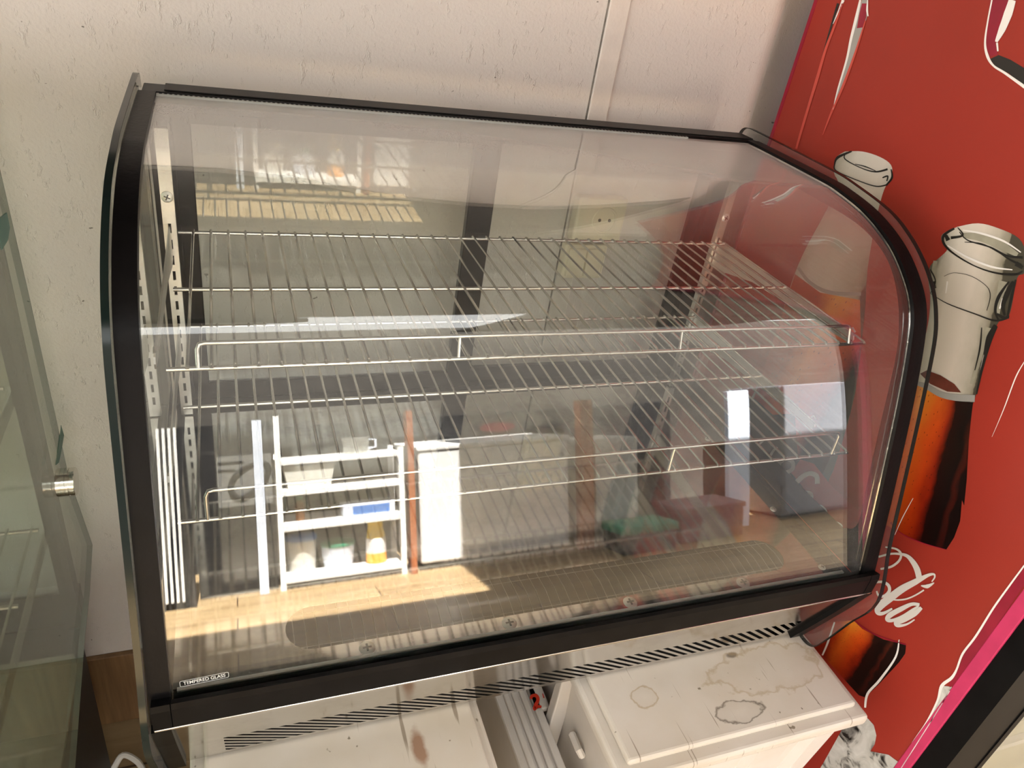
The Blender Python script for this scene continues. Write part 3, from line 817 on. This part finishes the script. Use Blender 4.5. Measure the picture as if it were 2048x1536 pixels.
line('bottle_dark_fleck', [
    (mp(C6, [(1590, 60), (1605, 90)]), [6, 9]), (mp(C6, [(2000, 225), (2040, 250)]), [10, 7]),
    (mp(C6, [(1985, 330), (1950, 400), (1925, 470), (1935, 530)]), [5, 11, 8, 4]),
    (mp(C6, [(1890, 520), (1935, 545), (1960, 530)]), [4, 7, 4]),
    (mp(C6, [(1880, 585), (1840, 660), (1815, 760)]), [6, 9, 3]),
    (mp(C6, [(1520, 330), (1530, 370)]), [4, 3]),
], 'print_dark', bt, 6)
line('foam_line', [(mp(C6, [(1418, 925), (1480, 945), (1560, 990), (1650, 1010), (1760, 1015)]), [8, 11, 12, 13, 14])], 'print_grey', bt, 5)
dec('dark_meniscus', mp(C6, [(1440, 870), (1480, 850), (1560, 880), (1640, 930), (1680, 980), (1600, 975), (1500, 930)]), M['meniscus'], bt, 4)
# --- lower label with script and the bottle below it
line('label_edge', [(mp(C8, [(1240, 130), (1300, 190), (1420, 245), (1560, 285)]), [2, 2, 2, 1]), (mp(C8, [(1030, 690), (1150, 770), (1330, 830)]), [2, 2, 2])], 'crimson', bt, 4)
lo = dec('lower_bottle_picture', mp(C8, [(880, 700), (1030, 690), (1080, 740), (1200, 800), (1330, 830), (1325, 880), (1290, 930), (1170, 1060), (1095, 1130), (1060, 1120), (960, 1010), (850, 890), (800, 840)]), 'liquid', cab, 2, uv=(C8(860, 900), C8(1130, 1110), C8(1000, 640)))
line('script_lettering', [
    (mp(C9, [(1060, 70), (1180, 40), (1270, 40), (1350, 60), (1410, 120), (1455, 200), (1478, 292)]), [3.9, 3.9, 4.7, 6.6, 10, 12, 12]),
    (mp(C9, [(1130, -30), (1240, -10), (1290, 40), (1270, 110), (1190, 170), (1080, 195)]), [2.7, 3.9, 4.7, 4.7, 4.7, 3.9]),
    (mp(C9, [(1035, 330), (1100, 328), (1160, 360), (1170, 420), (1120, 470), (1065, 470), (1040, 420)]), [4.3, 5.1, 6.2, 6.6, 5.9, 4.3, 3.1]),
    (mp(C9, [(1605, 325), (1635, 280), (1625, 248), (1560, 262), (1440, 325), (1300, 400), (1180, 490), (1090, 560), (1050, 620), (1075, 652), (1130, 640), (1200, 600)]), [2.3, 3.1, 3.9, 6.6, 12, 15, 16, 16, 12, 7.8, 5.9, 3.5]),
    (mp(C9, [(1495, 365), (1560, 372), (1630, 335)]), [2, 8.2, 1.6]),
    (mp(C9, [(1180, 505), (1260, 512), (1350, 500), (1440, 462), (1525, 410)]), [2.7, 3.1, 3.1, 3.1, 3.1]),
    (mp(C9, [(1480, 560), (1400, 555), (1290, 605), (1180, 665), (1150, 710), (1200, 722), (1300, 685), (1400, 620), (1470, 575)]), [5.9, 7, 9.8, 11, 8.6, 6.6, 6.6, 5.9, 3.9]),
    (mp(C9, [(1500, 590), (1430, 650), (1330, 705), (1245, 745), (1265, 775), (1350, 760), (1430, 712)]), [6.6, 11, 12, 11, 6.6, 3.9, 2.7]),
], 'print_white', cab, 6)
# --- bottle picture behind the case (seen over and through its glass)
b1 = dec('bottle_picture', [(1690, 303), (1672, 316), (1668, 345), (1676, 372), (1648, 430), (1610, 500), (1585, 560), (1560, 640), (1520, 760), (1480, 880), (1620, 1010), (1700, 830), (1728, 640), (1735, 540), (1752, 440), (1768, 380), (1783, 352), (1782, 330), (1760, 314), (1725, 303)], 'neck', cab, 1, smooth=True, n=4, uv=((1575, 555), (1735, 600), (1665, 330)))
dec('bottle_liquid', [(1590, 548), (1640, 585), (1720, 600), (1722, 690), (1700, 830), (1640, 960), (1480, 880), (1540, 700)], 'liquid', b1, 2, uv=((1480, 900), (1660, 980), (1660, 560)))
line('foam_line', [([(1596, 535), (1620, 565), (1660, 585), (1722, 588)], [6, 7, 8, 7])], 'print_grey', b1, 4)
line('bottle_outline', [
    (mp(C3, [(1040, 885), (960, 920), (940, 960), (950, 1000), (1060, 1050), (1180, 1090), (1250, 1080)]), [3, 5.4, 2.4, 2.4, 1.8, 2.4, 3]),
    (mp(C3, [(1010, 890), (1000, 930), (1100, 985), (1180, 1005), (1250, 990)]), [1.8, 2.4, 1.8, 3, 4.2]),
    (mp(C3, [(1060, 960), (1120, 975), (1180, 1000)]), [1.2, 2.4, 1.2]),
    (mp(C3, [(1270, 990), (1275, 1040), (1240, 1085)]), [1.8, 4.2, 3]),
    (mp(C3, [(1220, 1040), (1250, 1030), (1245, 1060)]), [2.4, 3, 2.4]),
], 'print_dark', b1, 4)
bl = dec('black_label', mp(CA, [(300, -60), (480, -10), (640, 130), (830, 120), (860, 500), (800, 640), (900, 760), (900, 980), (760, 900), (430, 560)]), 'print_dark', b1, 5)
dec('label_panel', mp(CA, [(700, 600), (800, 640), (880, 520), (1000, 560), (1160, 760), (1420, 1000), (1440, 1260), (1250, 1300), (980, 1010), (860, 900)]), 'print_red', b1, 4)
line('script_lettering', [
    (mp(CA, [(1030, 735), (1020, 665), (955, 645), (885, 685), (810, 765)]), [10, 10, 9.1, 10, 11]),
    (mp(CA, [(870, 835), (930, 812), (975, 830), (965, 880), (930, 900), (905, 860)]), [6.8, 7.8, 9.1, 8.2, 6.8, 5.5]),
    (mp(CA, [(985, 945), (1050, 945), (1090, 980), (1085, 1030)]), [12, 12, 12, 10]),
    (mp(CA, [(1130, 1115), (1180, 1085), (1230, 1110), (1215, 1165), (1180, 1180)]), [7.3, 9.1, 10, 10, 7.8]),
    (mp(CA, [(1200, 1200), (1250, 1165), (1300, 1170)]), [9.1, 10, 6.8]),
    (mp(CA, [(1315, 1250), (1345, 1210), (1365, 1225)]), [4.6, 7.8, 5.5]),
], 'print_white', b1, 7)
line('label_letters', [
    (mp(CA, [(757, 512), (705, 545), (700, 605), (755, 635), (810, 605), (812, 545), (757, 512)]), [7.8]*7),
    (mp(CA, [(590, 545), (640, 450), (680, 415)]), [6, 5, 3.6]),
    (mp(CA, [(500, 410), (560, 350)]), [4, 4]),
], 'print_grey', b1, 7)
# --- torn places in the vinyl
dec('torn_patch', mp(C3, [(1100, 0), (1135, 0), (1132, 90), (1110, 165), (1080, 260), (1055, 330), (1000, 480), (950, 590), (925, 645), (955, 540), (1010, 350), (1030, 250), (1065, 120)]), 'print_grey', cab, 2)
dec('bared_paint', mp(C3, [(1100, 20), (1128, 20), (1125, 100), (1105, 160), (1070, 165), (1085, 80)]), 'crimson', cab, 3)
dec('bared_paint', mp(C3, [(1850, 0), (1960, 0), (1915, 140), (1880, 250), (1895, 320), (1850, 330), (1820, 260), (1830, 150)]), 'crimson', cab, 2)
dec('torn_patch', mp(C3, [(1850, 345), (1900, 322), (1970, 350), (2060, 405), (2060, 520), (1960, 430), (1880, 390)]), 'print_dark', cab, 2)
line('torn_white_edge', [
    (mp(C3, [(1980, 0), (1955, 80), (1920, 170), (1885, 245)]), [14, 17, 14, 5]),
    (mp(C3, [(1862, -10), (1835, 130), (1820, 250), (1835, 330), (1870, 385), (1940, 430), (2060, 515)]), [3, 3, 4, 6, 4, 5, 7]),
    (mp(C3, [(1890, 250), (1895, 300)]), [4, 3]),
    (mp(C3, [(1090, 0), (1065, 110), (1035, 230), (1010, 350), (960, 520), (930, 640)]), [4, 6, 5, 4, 3, 1]),
    (mp(C3, [(1133, 0), (1130, 60), (1136, 95)]), [2, 4, 2]),
    (mp(C3, [(990, 0), (965, 60), (930, 140)]), [6, 3, 1]),
    (mp(C6, [(2050, 800), (2000, 890), (1940, 1050), (1895, 1160), (1860, 1240)]), [1.5, 2.5, 2, 1, .5]),
    (mp(C8, [(1290, 800), (1270, 900), (1180, 1030), (1110, 1110), (1095, 1190)]), [2, 4, 5, 5, 4]),
    (mp(C8, [(920, 700), (880, 820), (850, 890)]), [3, 4, 3]),
    (mp(C8, [(1370, -10), (1310, 100), (1265, 200)]), [1, 2, 1]),
], 'paper', cab, 4)
line('lifted_edge', [
    (mp(C3, [(985, 20), (940, 150), (890, 280), (840, 450), (770, 680), (715, 870)]), [3, 4, 5, 6, 5, 4]),
    (mp(C3, [(1120, 120), (1060, 310), (990, 500), (920, 660), (870, 790)]), [2, 4, 5, 4, 1]),
], 'tornedge', cab, 4)
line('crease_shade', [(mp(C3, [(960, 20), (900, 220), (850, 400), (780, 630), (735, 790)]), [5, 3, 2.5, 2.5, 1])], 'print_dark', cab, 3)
fo_ = dec('torn_patch', mp(C8, [(980, 1285), (1060, 1262), (1100, 1240), (1145, 1290), (1160, 1350), (1150, 1400), (1125, 1440), (1230, 1460), (1290, 1505), (1290, 1600), (800, 1600), (860, 1500)]), 'foil', cab, 2)
# torn front edge: white rim, bared crimson, magenta corner
def front_edge(u0):  # helper along the vertical front corner
    return u0
line('torn_white_edge', [(mp(C8, [(2010, 372), (1930, 480), (1830, 620), (1730, 780), (1655, 880), (1620, 970), (1590, 1020), (1535, 1065), (1510, 1150), (1450, 1270), (1370, 1390), (1310, 1490), (1270, 1560)]), [7, 8, 9, 10, 10, 9, 14, 15, 9, 8, 9, 9, 9])], 'paper', cab, 5)
dec('bared_paint', mp(C8, [(2020, 372), (1930, 490), (1830, 630), (1730, 785), (1660, 890), (1625, 985), (1580, 1030), (1580, 1075), (1640, 1040), (1720, 920), (1850, 720), (2020, 470)]), 'crimson', cab, 3)
dec('torn_patch', mp(C8, [(1540, 1065), (1590, 1070), (1600, 1085), (1500, 1240), (1380, 1430), (1280, 1580), (1260, 1570), (1370, 1390), (1450, 1270), (1515, 1150)]), 'foil', cab, 3)
obj('front_edge_strip', box(FX-.0015, FX+.004, FY0-.014, FY0+.004, FZ+.06, FZT, bev=.001), 'magenta', cab, label='magenta painted front corner')
line('torn_white_edge', [(mp(C8, [(1580, 1095), (1500, 1225), (1380, 1415), (1280, 1570)]), [3, 4, 4, 4])], 'paper', cab, 6)
# door with black frame and glass
b = slab([[(FX+.002, FZ+.07), (1.62, FZ+.07), (1.62, FZT-.02), (FX+.002, FZT-.02)], [(1.032, FZ+.20), (1.032, FZT-.25), (1.54, FZT-.25), (1.54, FZ+.20)]], lambda u, v, w: Vector((u, -.300+w, v)), .034)
door = obj('door', b, 'black', fr, label='black framed glass door')
obj('door_gasket', box(FX+.006, 1.60, -.2665, -.2545, FZ+.08, FZT-.03), 'rubber', fr) if False else None
b = slab([[(1.030, FZ+.195), (1.542, FZ+.195), (1.542, FZT-.245), (1.030, FZT-.245)], [(1.042, FZ+.21), (1.042, FZT-.26), (1.53, FZT-.26), (1.53, FZ+.21)]], lambda u, v, w: Vector((u, -.3015+w, v)), .004)
obj('inner_bead', b, 'black', door)
obj('door_glass', box(1.034, 1.538, -.292, -.288, FZ+.20, FZT-.25), 'back_glass', door)
obj('inside_panel', box(1.034, 1.538, -.2535, -.2525, FZ+.20, FZT-.25), 'door_in', fr)
for zz in (-.80, -.62, -.44): obj('inside_shelf', box(1.036, 1.536, -.2640, -.254, zz, zz+.012), 'bin', fr)

# ================================================================== WALL OUTLETS
sk = thing('wall_socket', 'ivory wall socket on the back wall, seen through the back glass of the case', 'socket', (.645, WY, -.02))
obj('faceplate', box(.596, .690, WY-.030, WY-.0052, -.058, .022, bev=.005, seg=3), 'outlet', sk)
b = lathe([(.024, WY-.031), (.0225, WY-.0325), (.020, WY-.0325), (.0195, WY-.0305)], (.650, 0, -.016), axis='y')
obj('socket_ring', b, 'outlet', sk, True)
obj('socket_well', lathe([(.0195, WY-.0306), (.0195, WY-.0302)], (.650, 0, -.016), axis='y'), 'outlet_dk', sk)
for dx in (-.0095, .0095): obj('pin_hole', lathe([(.0028, WY-.0318), (.0028, WY-.030)], (.650+dx, 0, -.016), axis='y', seg=12), 'dark', sk)
sw = thing('light_switch', 'ivory double rocker switch just below the wall socket', 'switch', (.63, WY, -.1))
obj('faceplate', box(.590, .672, WY-.026, WY-.0052, -.128, -.064, bev=.004, seg=3), 'outlet', sw)
for x0 in (.597, .632): obj('rocker', box(x0, x0+.032, WY-.031, WY-.0255, -.122, -.070, bev=.002), 'outlet', sw)

# ================================================================== SECOND CASE AT THE LEFT
c2 = thing('display_case', 'second glass display case at the left picture edge, dull greenish side pane', 'display case', (-.65, .1, FZ))
X2 = -.20
rear = [(.345, .20), (.355, .05), (.366, -.11), (.377, -.42), (.395, -.47), (.436, -.606), (.36, -.640), (.284, -.655), (.102, -.72), (-.30, -.76), (-.46, -.60), (-.40, -.1), (-.22, .17), (-.12, .22), (.33, .22)]
pn = obj('side_pane', slab([rear], lambda u, v, w: Vector((X2-.008+w, u, v)), .008), 'old_glass', c2)
b = bmesh.new()
rl = [Vector((p[0], p[1])) for p in rear[:9]]
M['edge2'] = plain('greenish_pane_edge', (.10, .14, .12, 1), .2)
band(rl, -.0004, .0006, X2-.008, X2, b)
obj('ground_edge', b, 'edge2', pn)
k = at(143, 963, 0, X2+.006)
kn = obj('pane_fixing', lathe([(.020, X2-.012), (.0212, X2-.011), (.0212, X2-.0085), (.0208, X2+.0002), (.0212, X2+.0006), (.0212, X2+.004), (.0200, X2+.0046), (.0200, X2+.0054), (.0212, X2+.006), (.0212, X2+.0115), (.0205, X2+.0122)], (0, k.y, k.z), axis='x', seg=36), 'chrome', pn, True, label='round polished metal fixing on the pane')
M['tape'] = plain('green_tape_scrap', rgb(92, 128, 120), .5)
for pts in ([(0, 435), (14, 425), (20, 455), (16, 480), (4, 500), (0, 480)], [(122, 850), (128, 870), (124, 895), (118, 925), (112, 930), (118, 890)]):
    b = slab([[(p.y, p.z) for p in [at(u, v, 0, X2+.0006) for u, v in pts]]], lambda a, c, w: Vector((X2+.0004+w, a, c)), .0003)
    obj('tape_scrap', b, 'tape', pn)
obj('side_pane', slab([rear], lambda u, v, w: Vector((-1.108+w, u, v)), .008), 'old_glass', c2)
b = box(-1.09, -.222, -.38, .35, FZ+.06, -.70, bev=.003)
obj('base_housing', b, 'charcoal', c2)
for fx in (-1.05, -.26):
    for fy in (-.33, .30): obj('foot', lathe([(.02, FZ+.0005), (.022, FZ+.06)], (fx, fy, 0)), 'rubber', c2, True)
obj('deck_plate', box(-1.095, -.212, -.40, .36, -.70, -.692), 'steel_in', c2)
M['dullback'] = plain('dull_back_panel', (.13, .125, .105, 1), .5)
b = bmesh.new()
box(-1.095, -.212, .345, .365, -.69, -.62, b); box(-1.095, -.212, .335, .36, .18, .215, b); box(-.235, -.214, .335, .36, -.69, .2, b); box(-1.095, -1.07, .335, .36, -.69, .2, b)
obj('back_frame', b, 'grey', c2)
obj('back_glass', box(-1.08, -.23, .348, .352, -.63, .19), 'old_glass', c2)
pf2 = smoothline([(.33, .21), (-.10, .20), (-.20, .16), (-.37, -.1), (-.43, -.60), (-.40, -.69)], 6)
obj('front_glass', band(pf2, .004, .009, -1.09, -.21), 'old_glass', c2, True)
def shelf2(z, label):
    t = thing('wire_shelf', label, 'shelf', (-.65, .1, z-.003))
    for y in (-.14, .0, .16, .30): obj('rail', tube([(-1.06, y, z), (-.232, y, z)], .003), 'wire', t, True)
    for i in range(28):
        x = -1.05+i*.03; obj('cross_wire', tube([(x, -.145, z+.003), (x, .305, z+.003)], .0019, seg=6), 'wire', t, True)
    obj('guard_rail', tube([(-.236, -.14, z), (-.236, -.14, z+.03), (-1.05, -.14, z+.03), (-1.05, -.14, z)], .0022), 'wire', t, True)
    return t
shelf2(-.20, 'upper wire shelf behind the greenish pane of the left case')
shelf2(-.44, 'lower wire shelf behind the greenish pane of the left case')
for z in (-.207, -.447):
    for x in (-.226, -1.085): obj('shelf_bracket', box(x-.001, x+.001, -.12, .35, z-.02, z+.002), 'steel_in', c2)

# white cable on the floor between the cases
cb = [(-.30, .36, FZ+.007), (-.25, .345, FZ+.010), (-.225, .36, FZ+.03), (-.205, .375, FZ+.05), (-.180, .365, FZ+.035), (-.165, .35, FZ+.010), (-.13, .33, FZ+.007), (-.05, .30, FZ+.007)]
o = obj('cable', tube(smoothline(cb, 6), .006), 'offwhite', None, True, base=(-.2, .36, FZ))
tag(o, 'loop of white cable on the dark floor between the two display cases', 'cable')

# ================================================================== THINGS ACROSS THE PORCH (mirrored in the curved glass)
RY = -3.2
t = thing('storage_rack', 'white metal rack of jars and tubs across the porch, mirrored in the front glass', 'rack', (.53, RY-.15, FZ))
for px in (.205, .82):
    for py in (RY-.30, RY-.028): obj('post', box(px, px+.028, py, py+.028, FZ, .05 if px < .5 and py > RY-.1 else -.30), 'white', t)
for z in (-.365, -.585, -.80, -1.115): obj('rack_shelf', box(.206, .846, RY-.30, RY, z-.012, z+.028, bev=.003), 'white', t)
b = box(.235, .82, RY-.31, RY-.302, -1.10, -.36); obj('back_panel', b, 'charcoal', t)
def tub(name, label, x0, x1, z, h, m, lid=None, cat='tub'):
    c = ((x0+x1)/2, RY-.14, z); r = (x1-x0)/2
    t = thing(name, label, cat, c)
    obj('body', lathe([(r*.84, z+.0005), (r*.86, z+.004), (r, z+h*.94), (r*1.03, z+h*.95), (r*1.03, z+h)], (c[0], c[1], 0)), m, t, True)
    if lid: obj('lid', lathe([(r*1.05, z+h*.93), (r*1.06, z+h+.004), (r*.9, z+h+.010)], (c[0], c[1], 0)), lid, t, True)
    return t
z4, z3, z2 = -1.087, -.772, -.557
tub('bucket', 'grey white bucket with a blue lid on the bottom rack shelf, seen mirrored', .245, .40, z4, .21, 'offwhite', 'blue')
tub('tub', 'pale tub with a green lid between the blue lidded bucket and the yellow bottle', .42, .595, z4, .15, 'blue_white', 'green')
t = thing('sauce_bottle', 'yellow and orange squeeze bottle on the bottom rack shelf, mirrored in the glass', 'bottle', (.703, RY-.1, z4))
obj('body', lathe([(.050, z4+.0005), (.055, z4+.006), (.055, z4+.07), (.052, z4+.072)], (.703, RY-.1, 0)), 'orange', t, True)
obj('label_wrap', lathe([(.054, z4+.070), (.0555, z4+.074), (.053, z4+.165), (.05, z4+.167)], (.703, RY-.1, 0)), 'white', t, True)
obj('shoulder', lathe([(.052, z4+.165), (.048, z4+.19), (.040, z4+.22), (.040, z4+.255), (.03, z4+.26)], (.703, RY-.1, 0)), 'yellow', t, True)
t = thing('storage_tub', 'square whitish food tub on the second rack shelf, seen mirrored', 'tub', (.37, RY-.13, z2))
b = bmesh.new()
rr = [[b.verts.new((.37+sx*w_, RY-.13+sy*d_, z)) for sx, sy in ((-1, -1), (1, -1), (1, 1), (-1, 1))] for w_, d_, z in ((.105, .09, z2+.0005), (.125, .105, z2+.15), (.135, .115, z2+.152), (.135, .115, z2+.168))]
for a, c in zip(rr, rr[1:]):
    for i in range(4): b.faces.new((a[i], a[(i+1) % 4], c[(i+1) % 4], c[i]))
b.faces.new(rr[0][::-1]); b.faces.new(rr[-1])
obj('body', b, 'offwhite', t)
t = thing('carton', 'flat blue and white pack on the third rack shelf, mirrored in the glass', 'box', (.665, RY-.1, z3))
obj('carton_body', box(.53, .80, RY-.17, RY-.03, z3+.0005, z3+.075, bev=.006), 'blue_white', t)
obj('printed_band', box(.58, .77, RY-.031, RY-.0285, z3+.012, z3+.062), 'blue', t)
t = thing('jar', 'small brown sauce jar on the third rack shelf, seen mirrored', 'jar', (.32, RY-.1, z3))
obj('body', lathe([(.02, z3+.0005), (.024, z3+.004), (.024, z3+.09), (.016, z3+.11), (.016, z3+.13)], (.32, RY-.1, 0)), 'amber', t, True)
obj('cap', lathe([(.018, z3+.128), (.018, z3+.15), (.012, z3+.152)], (.32, RY-.1, 0)), 'green', t, True)
t = thing('measuring_jug', 'clear plastic jug on top of the white rack, seen mirrored', 'jug', (.62, RY-.12, -.337))
obj('body', lathe([(.06, -.3365), (.065, -.33), (.075, -.20), (.078, -.197), (.070, -.197), (.06, -.325)], (.62, RY-.12, 0)), 'clearplastic', t, True)
obj('handle', tube([(.69, RY-.12, -.22), (.725, RY-.12, -.225), (.725, RY-.12, -.29), (.685, RY-.12, -.30)], .007), 'blue_white', t, True)
# white chest and posts
t = thing('chest_freezer', 'white chest freezer across the porch, mirrored in the middle of the front glass', 'freezer', (1.37, RY-.3, FZ))
obj('cabinet', box(.925, 1.80, RY-.60, RY, FZ+.05, -.36, bev=.015, seg=3), 'white', t)
obj('lid', box(.915, 1.81, RY-.61, RY+.012, -.355, -.31, bev=.012, seg=3), 'white', t)
obj('plinth', box(.96, 1.77, RY-.57, RY-.04, FZ+.0005, FZ+.05), 'charcoal', t)
for x0, x1, lb in ((.865, .898, 'slim brown wooden post beside the white rack, seen mirrored'), (1.865, 1.945, 'wider brown wooden post at the right of the white freezer, seen mirrored')):
    o = obj('post', box(x0, x1, RY-.05, RY+.03, FZ, 1.45 if False else .02, bev=.003), 'post', base=((x0+x1)/2, RY, FZ)); tag(o, lb, 'post')
t = thing('cupboard', 'beige cupboard standing right of the wider brown post, seen mirrored', 'cupboard', (2.1, RY-.25, FZ))
obj('carcass', box(1.96, 2.26, RY-.5, RY-.02, FZ+.0005, -.38, bev=.004), 'offwhite', t); obj('door', box(1.97, 2.25, RY-.02, RY-.002, FZ+.03, -.40, bev=.003), 'offwhite', t)
t = thing('crate', 'green crate in front of the beige cupboard, seen mirrored', 'crate', (2.17, RY+.15, FZ))
obj('crate_body', box(2.0, 2.34, RY+.03, RY+.28, FZ+.0005, FZ+.14, bev=.01), 'charcoal', t); obj('crate_rim', box(1.99, 2.35, RY+.02, RY+.29, FZ+.14, FZ+.20, bev=.01), 'green', t)
t = thing('crate', 'dull pink crate at the right of the green crate, seen mirrored', 'crate', (2.65, RY+.05, FZ))
obj('crate_body', box(2.42, 2.86, RY-.1, RY+.2, FZ+.0005, FZ+.22, bev=.01), 'pink', t); obj('crate_rim', box(2.41, 2.87, RY-.11, RY+.21, FZ+.22, FZ+.26, bev=.01), 'pink', t)
t = thing('door_panel', 'narrow white door leaf standing upright, mirrored left of the right pane', 'door', (3.0, RY, FZ))
obj('panel', box(2.90, 3.06, RY-.04, RY, FZ+.0005, .02, bev=.003), 'blue_white', t)
t = thing('refrigerator', 'broad pale refrigerator across the porch, mirrored near the right pane', 'refrigerator', (3.7, RY-.3, FZ))
obj('cabinet', box(3.34, 4.10, RY-.6, RY-.04, FZ+.03, .05, bev=.01), 'fridge_pale', t); obj('door', box(3.34, 4.10, RY-.037, RY, FZ+.06, .05, bev=.01), 'fridge_pale', t)
obj('plinth', box(3.38, 4.06, RY-.55, RY-.08, FZ+.0005, FZ+.03), 'charcoal', t)
# dark counter board with oval sign, tube rack, ringed board, pale post
o = obj('wall_board', box(-.6, 2.9, RY-.72, RY-.66, FZ+.0005, -.05, bev=.004), 'charcoal', base=(1.2, RY-.7, FZ)); tag(o, 'long dark board behind the rack and freezer, seen mirrored', 'board')
o = obj('oval_sign', lathe([(.0001, 0), (.12, .001), (.12, .02), (.0001, .021)], (0, 0, 0), axis='y', seg=32), 'oval', base=(0, 0, 0))
o.scale = (1., 1., .42); o.location = (1.6, RY-.66, -.22); tag(o, 'dark red oval sign on the long dark board, seen mirrored', 'sign')
t = thing('tube_rack', 'rack of four upright white tubes mirrored at the left edge of the glass', 'rack', (-.26, RY+.1, FZ))
obj('back_plate', box(-.32, -.18, RY+.06, RY+.07, FZ+.0005, .0), 'charcoal', t)
for i in range(4): obj('tube', tube([(-.305+.024*i, RY+.085, FZ+.05), (-.305+.024*i, RY+.085, 0.)], .0075, seg=10), 'white', t, True)
t = thing('sign_board', 'dark board with a grey patch, dark ring and bars, mirrored at left of the glass', 'sign', (.03, RY-.09, FZ))
obj('board', box(-.17, .20, RY-.075, RY-.062, FZ+.0005, .0), 'charcoal', t)
obj('grey_patch', box(-.065, .19, RY-.0622, RY-.060, -.64, -.27), 'patch', t)
b = bmesh.new()
ringp = [(.085+.105*math.cos(a)*.75+.045*math.sin(a), -.46+.12*math.sin(a)) for a in [i*math.pi/12 for i in range(25)]]
tube([(x, RY-.058, z) for x, z in ringp], .015, b, 6)
for z, x1 in ((-.325, .06), (-.385, .02)): box(-.06, x1, RY-.0601, RY-.056, z-.009, z+.009, b)
obj('painted_ring', b, 'charcoal', t)
o = obj('pole', box(.105, .150, RY-.02, RY+.015, FZ, .02, bev=.003), 'blue_white', base=(.13, RY, FZ)); tag(o, 'pale upright pole at the left side of the white rack, seen mirrored', 'pole')

o = obj('added_awning', tube([(-1.6, -1.42, 1.27), (.20, -1.42, 1.27), (.27, -1.42, 1.27)], .09, seg=20, taper=[.09, .09, .06]), 'charcoal', None, True, base=(-.7, -1.42, 1.27))  # added out of view for the dark shape in the glass bend
tag(o, 'dark rolled awning added under the roof edge for the dark shape mirrored in the glass bend', 'awning')
t = thing('added_tube_lamp', 'unlit white tube lamp added under the awning for the white shape mirrored in the glass', 'lamp', (-.7, -1.40, 1.12))
obj('lamp_housing', box(-1.5, .14, -1.43, -1.37, 1.118, 1.1795, bev=.006), 'white', t)  # lamp added for the white reflected shape; it gives no light
obj('lamp_tube', tube([(-1.46, -1.40, 1.10), (.10, -1.40, 1.10)], .014, seg=12), 'white', t, True)
# ================================================================== lift everything so that the floor is at z = 0
for o in list(bpy.data.objects):
    if o.parent is None: o.location.z -= FZ
cam = bpy.data.cameras.new('camera'); co = bpy.data.objects.new('camera', cam); COL.objects.link(co)
cam.sensor_width = 36; cam.sensor_fit = 'HORIZONTAL'; cam.lens = FOC/2048*36; cam.clip_start = .01
mw = Matrix.Identity(4)
for i in range(3):
    mw[i][0] = R[0][i]; mw[i][1] = -R[1][i]; mw[i][2] = -R[2][i]; mw[i][3] = CAM[i]
mw[2][3] -= FZ
co.matrix_world = mw
S.camera = co

# ================================================================== LIGHT
wd = bpy.data.worlds.new('sky'); S.world = wd; wd.use_nodes = True
bg = wd.node_tree.nodes['Background']
bg.inputs['Color'].default_value = (1.0, .985, .96, 1); bg.inputs['Strength'].default_value = .7
sl = bpy.data.lights.new('sun', 'SUN'); sl.energy = 12.; sl.angle = .01; sl.color = (1, .945, .86)
so = bpy.data.objects.new('sun', sl); COL.objects.link(so)
el, az = math.radians(65.5), math.radians(0)
d = Vector((math.sin(az)*math.cos(el), -math.cos(az)*math.cos(el), -math.sin(el)))
so.rotation_euler = d.to_track_quat('-Z', 'Y').to_euler(); so.location = (0, 3, 4)

S.view_settings.view_transform = 'Standard'; S.view_settings.look = 'None'
S.view_settings.exposure = 3.2; S.view_settings.gamma = 1; S.view_settings.use_curve_mapping = False
S.cycles.transparent_max_bounces = 32; S.cycles.max_bounces = 10; S.cycles.glossy_bounces = 6; S.cycles.diffuse_bounces = 4
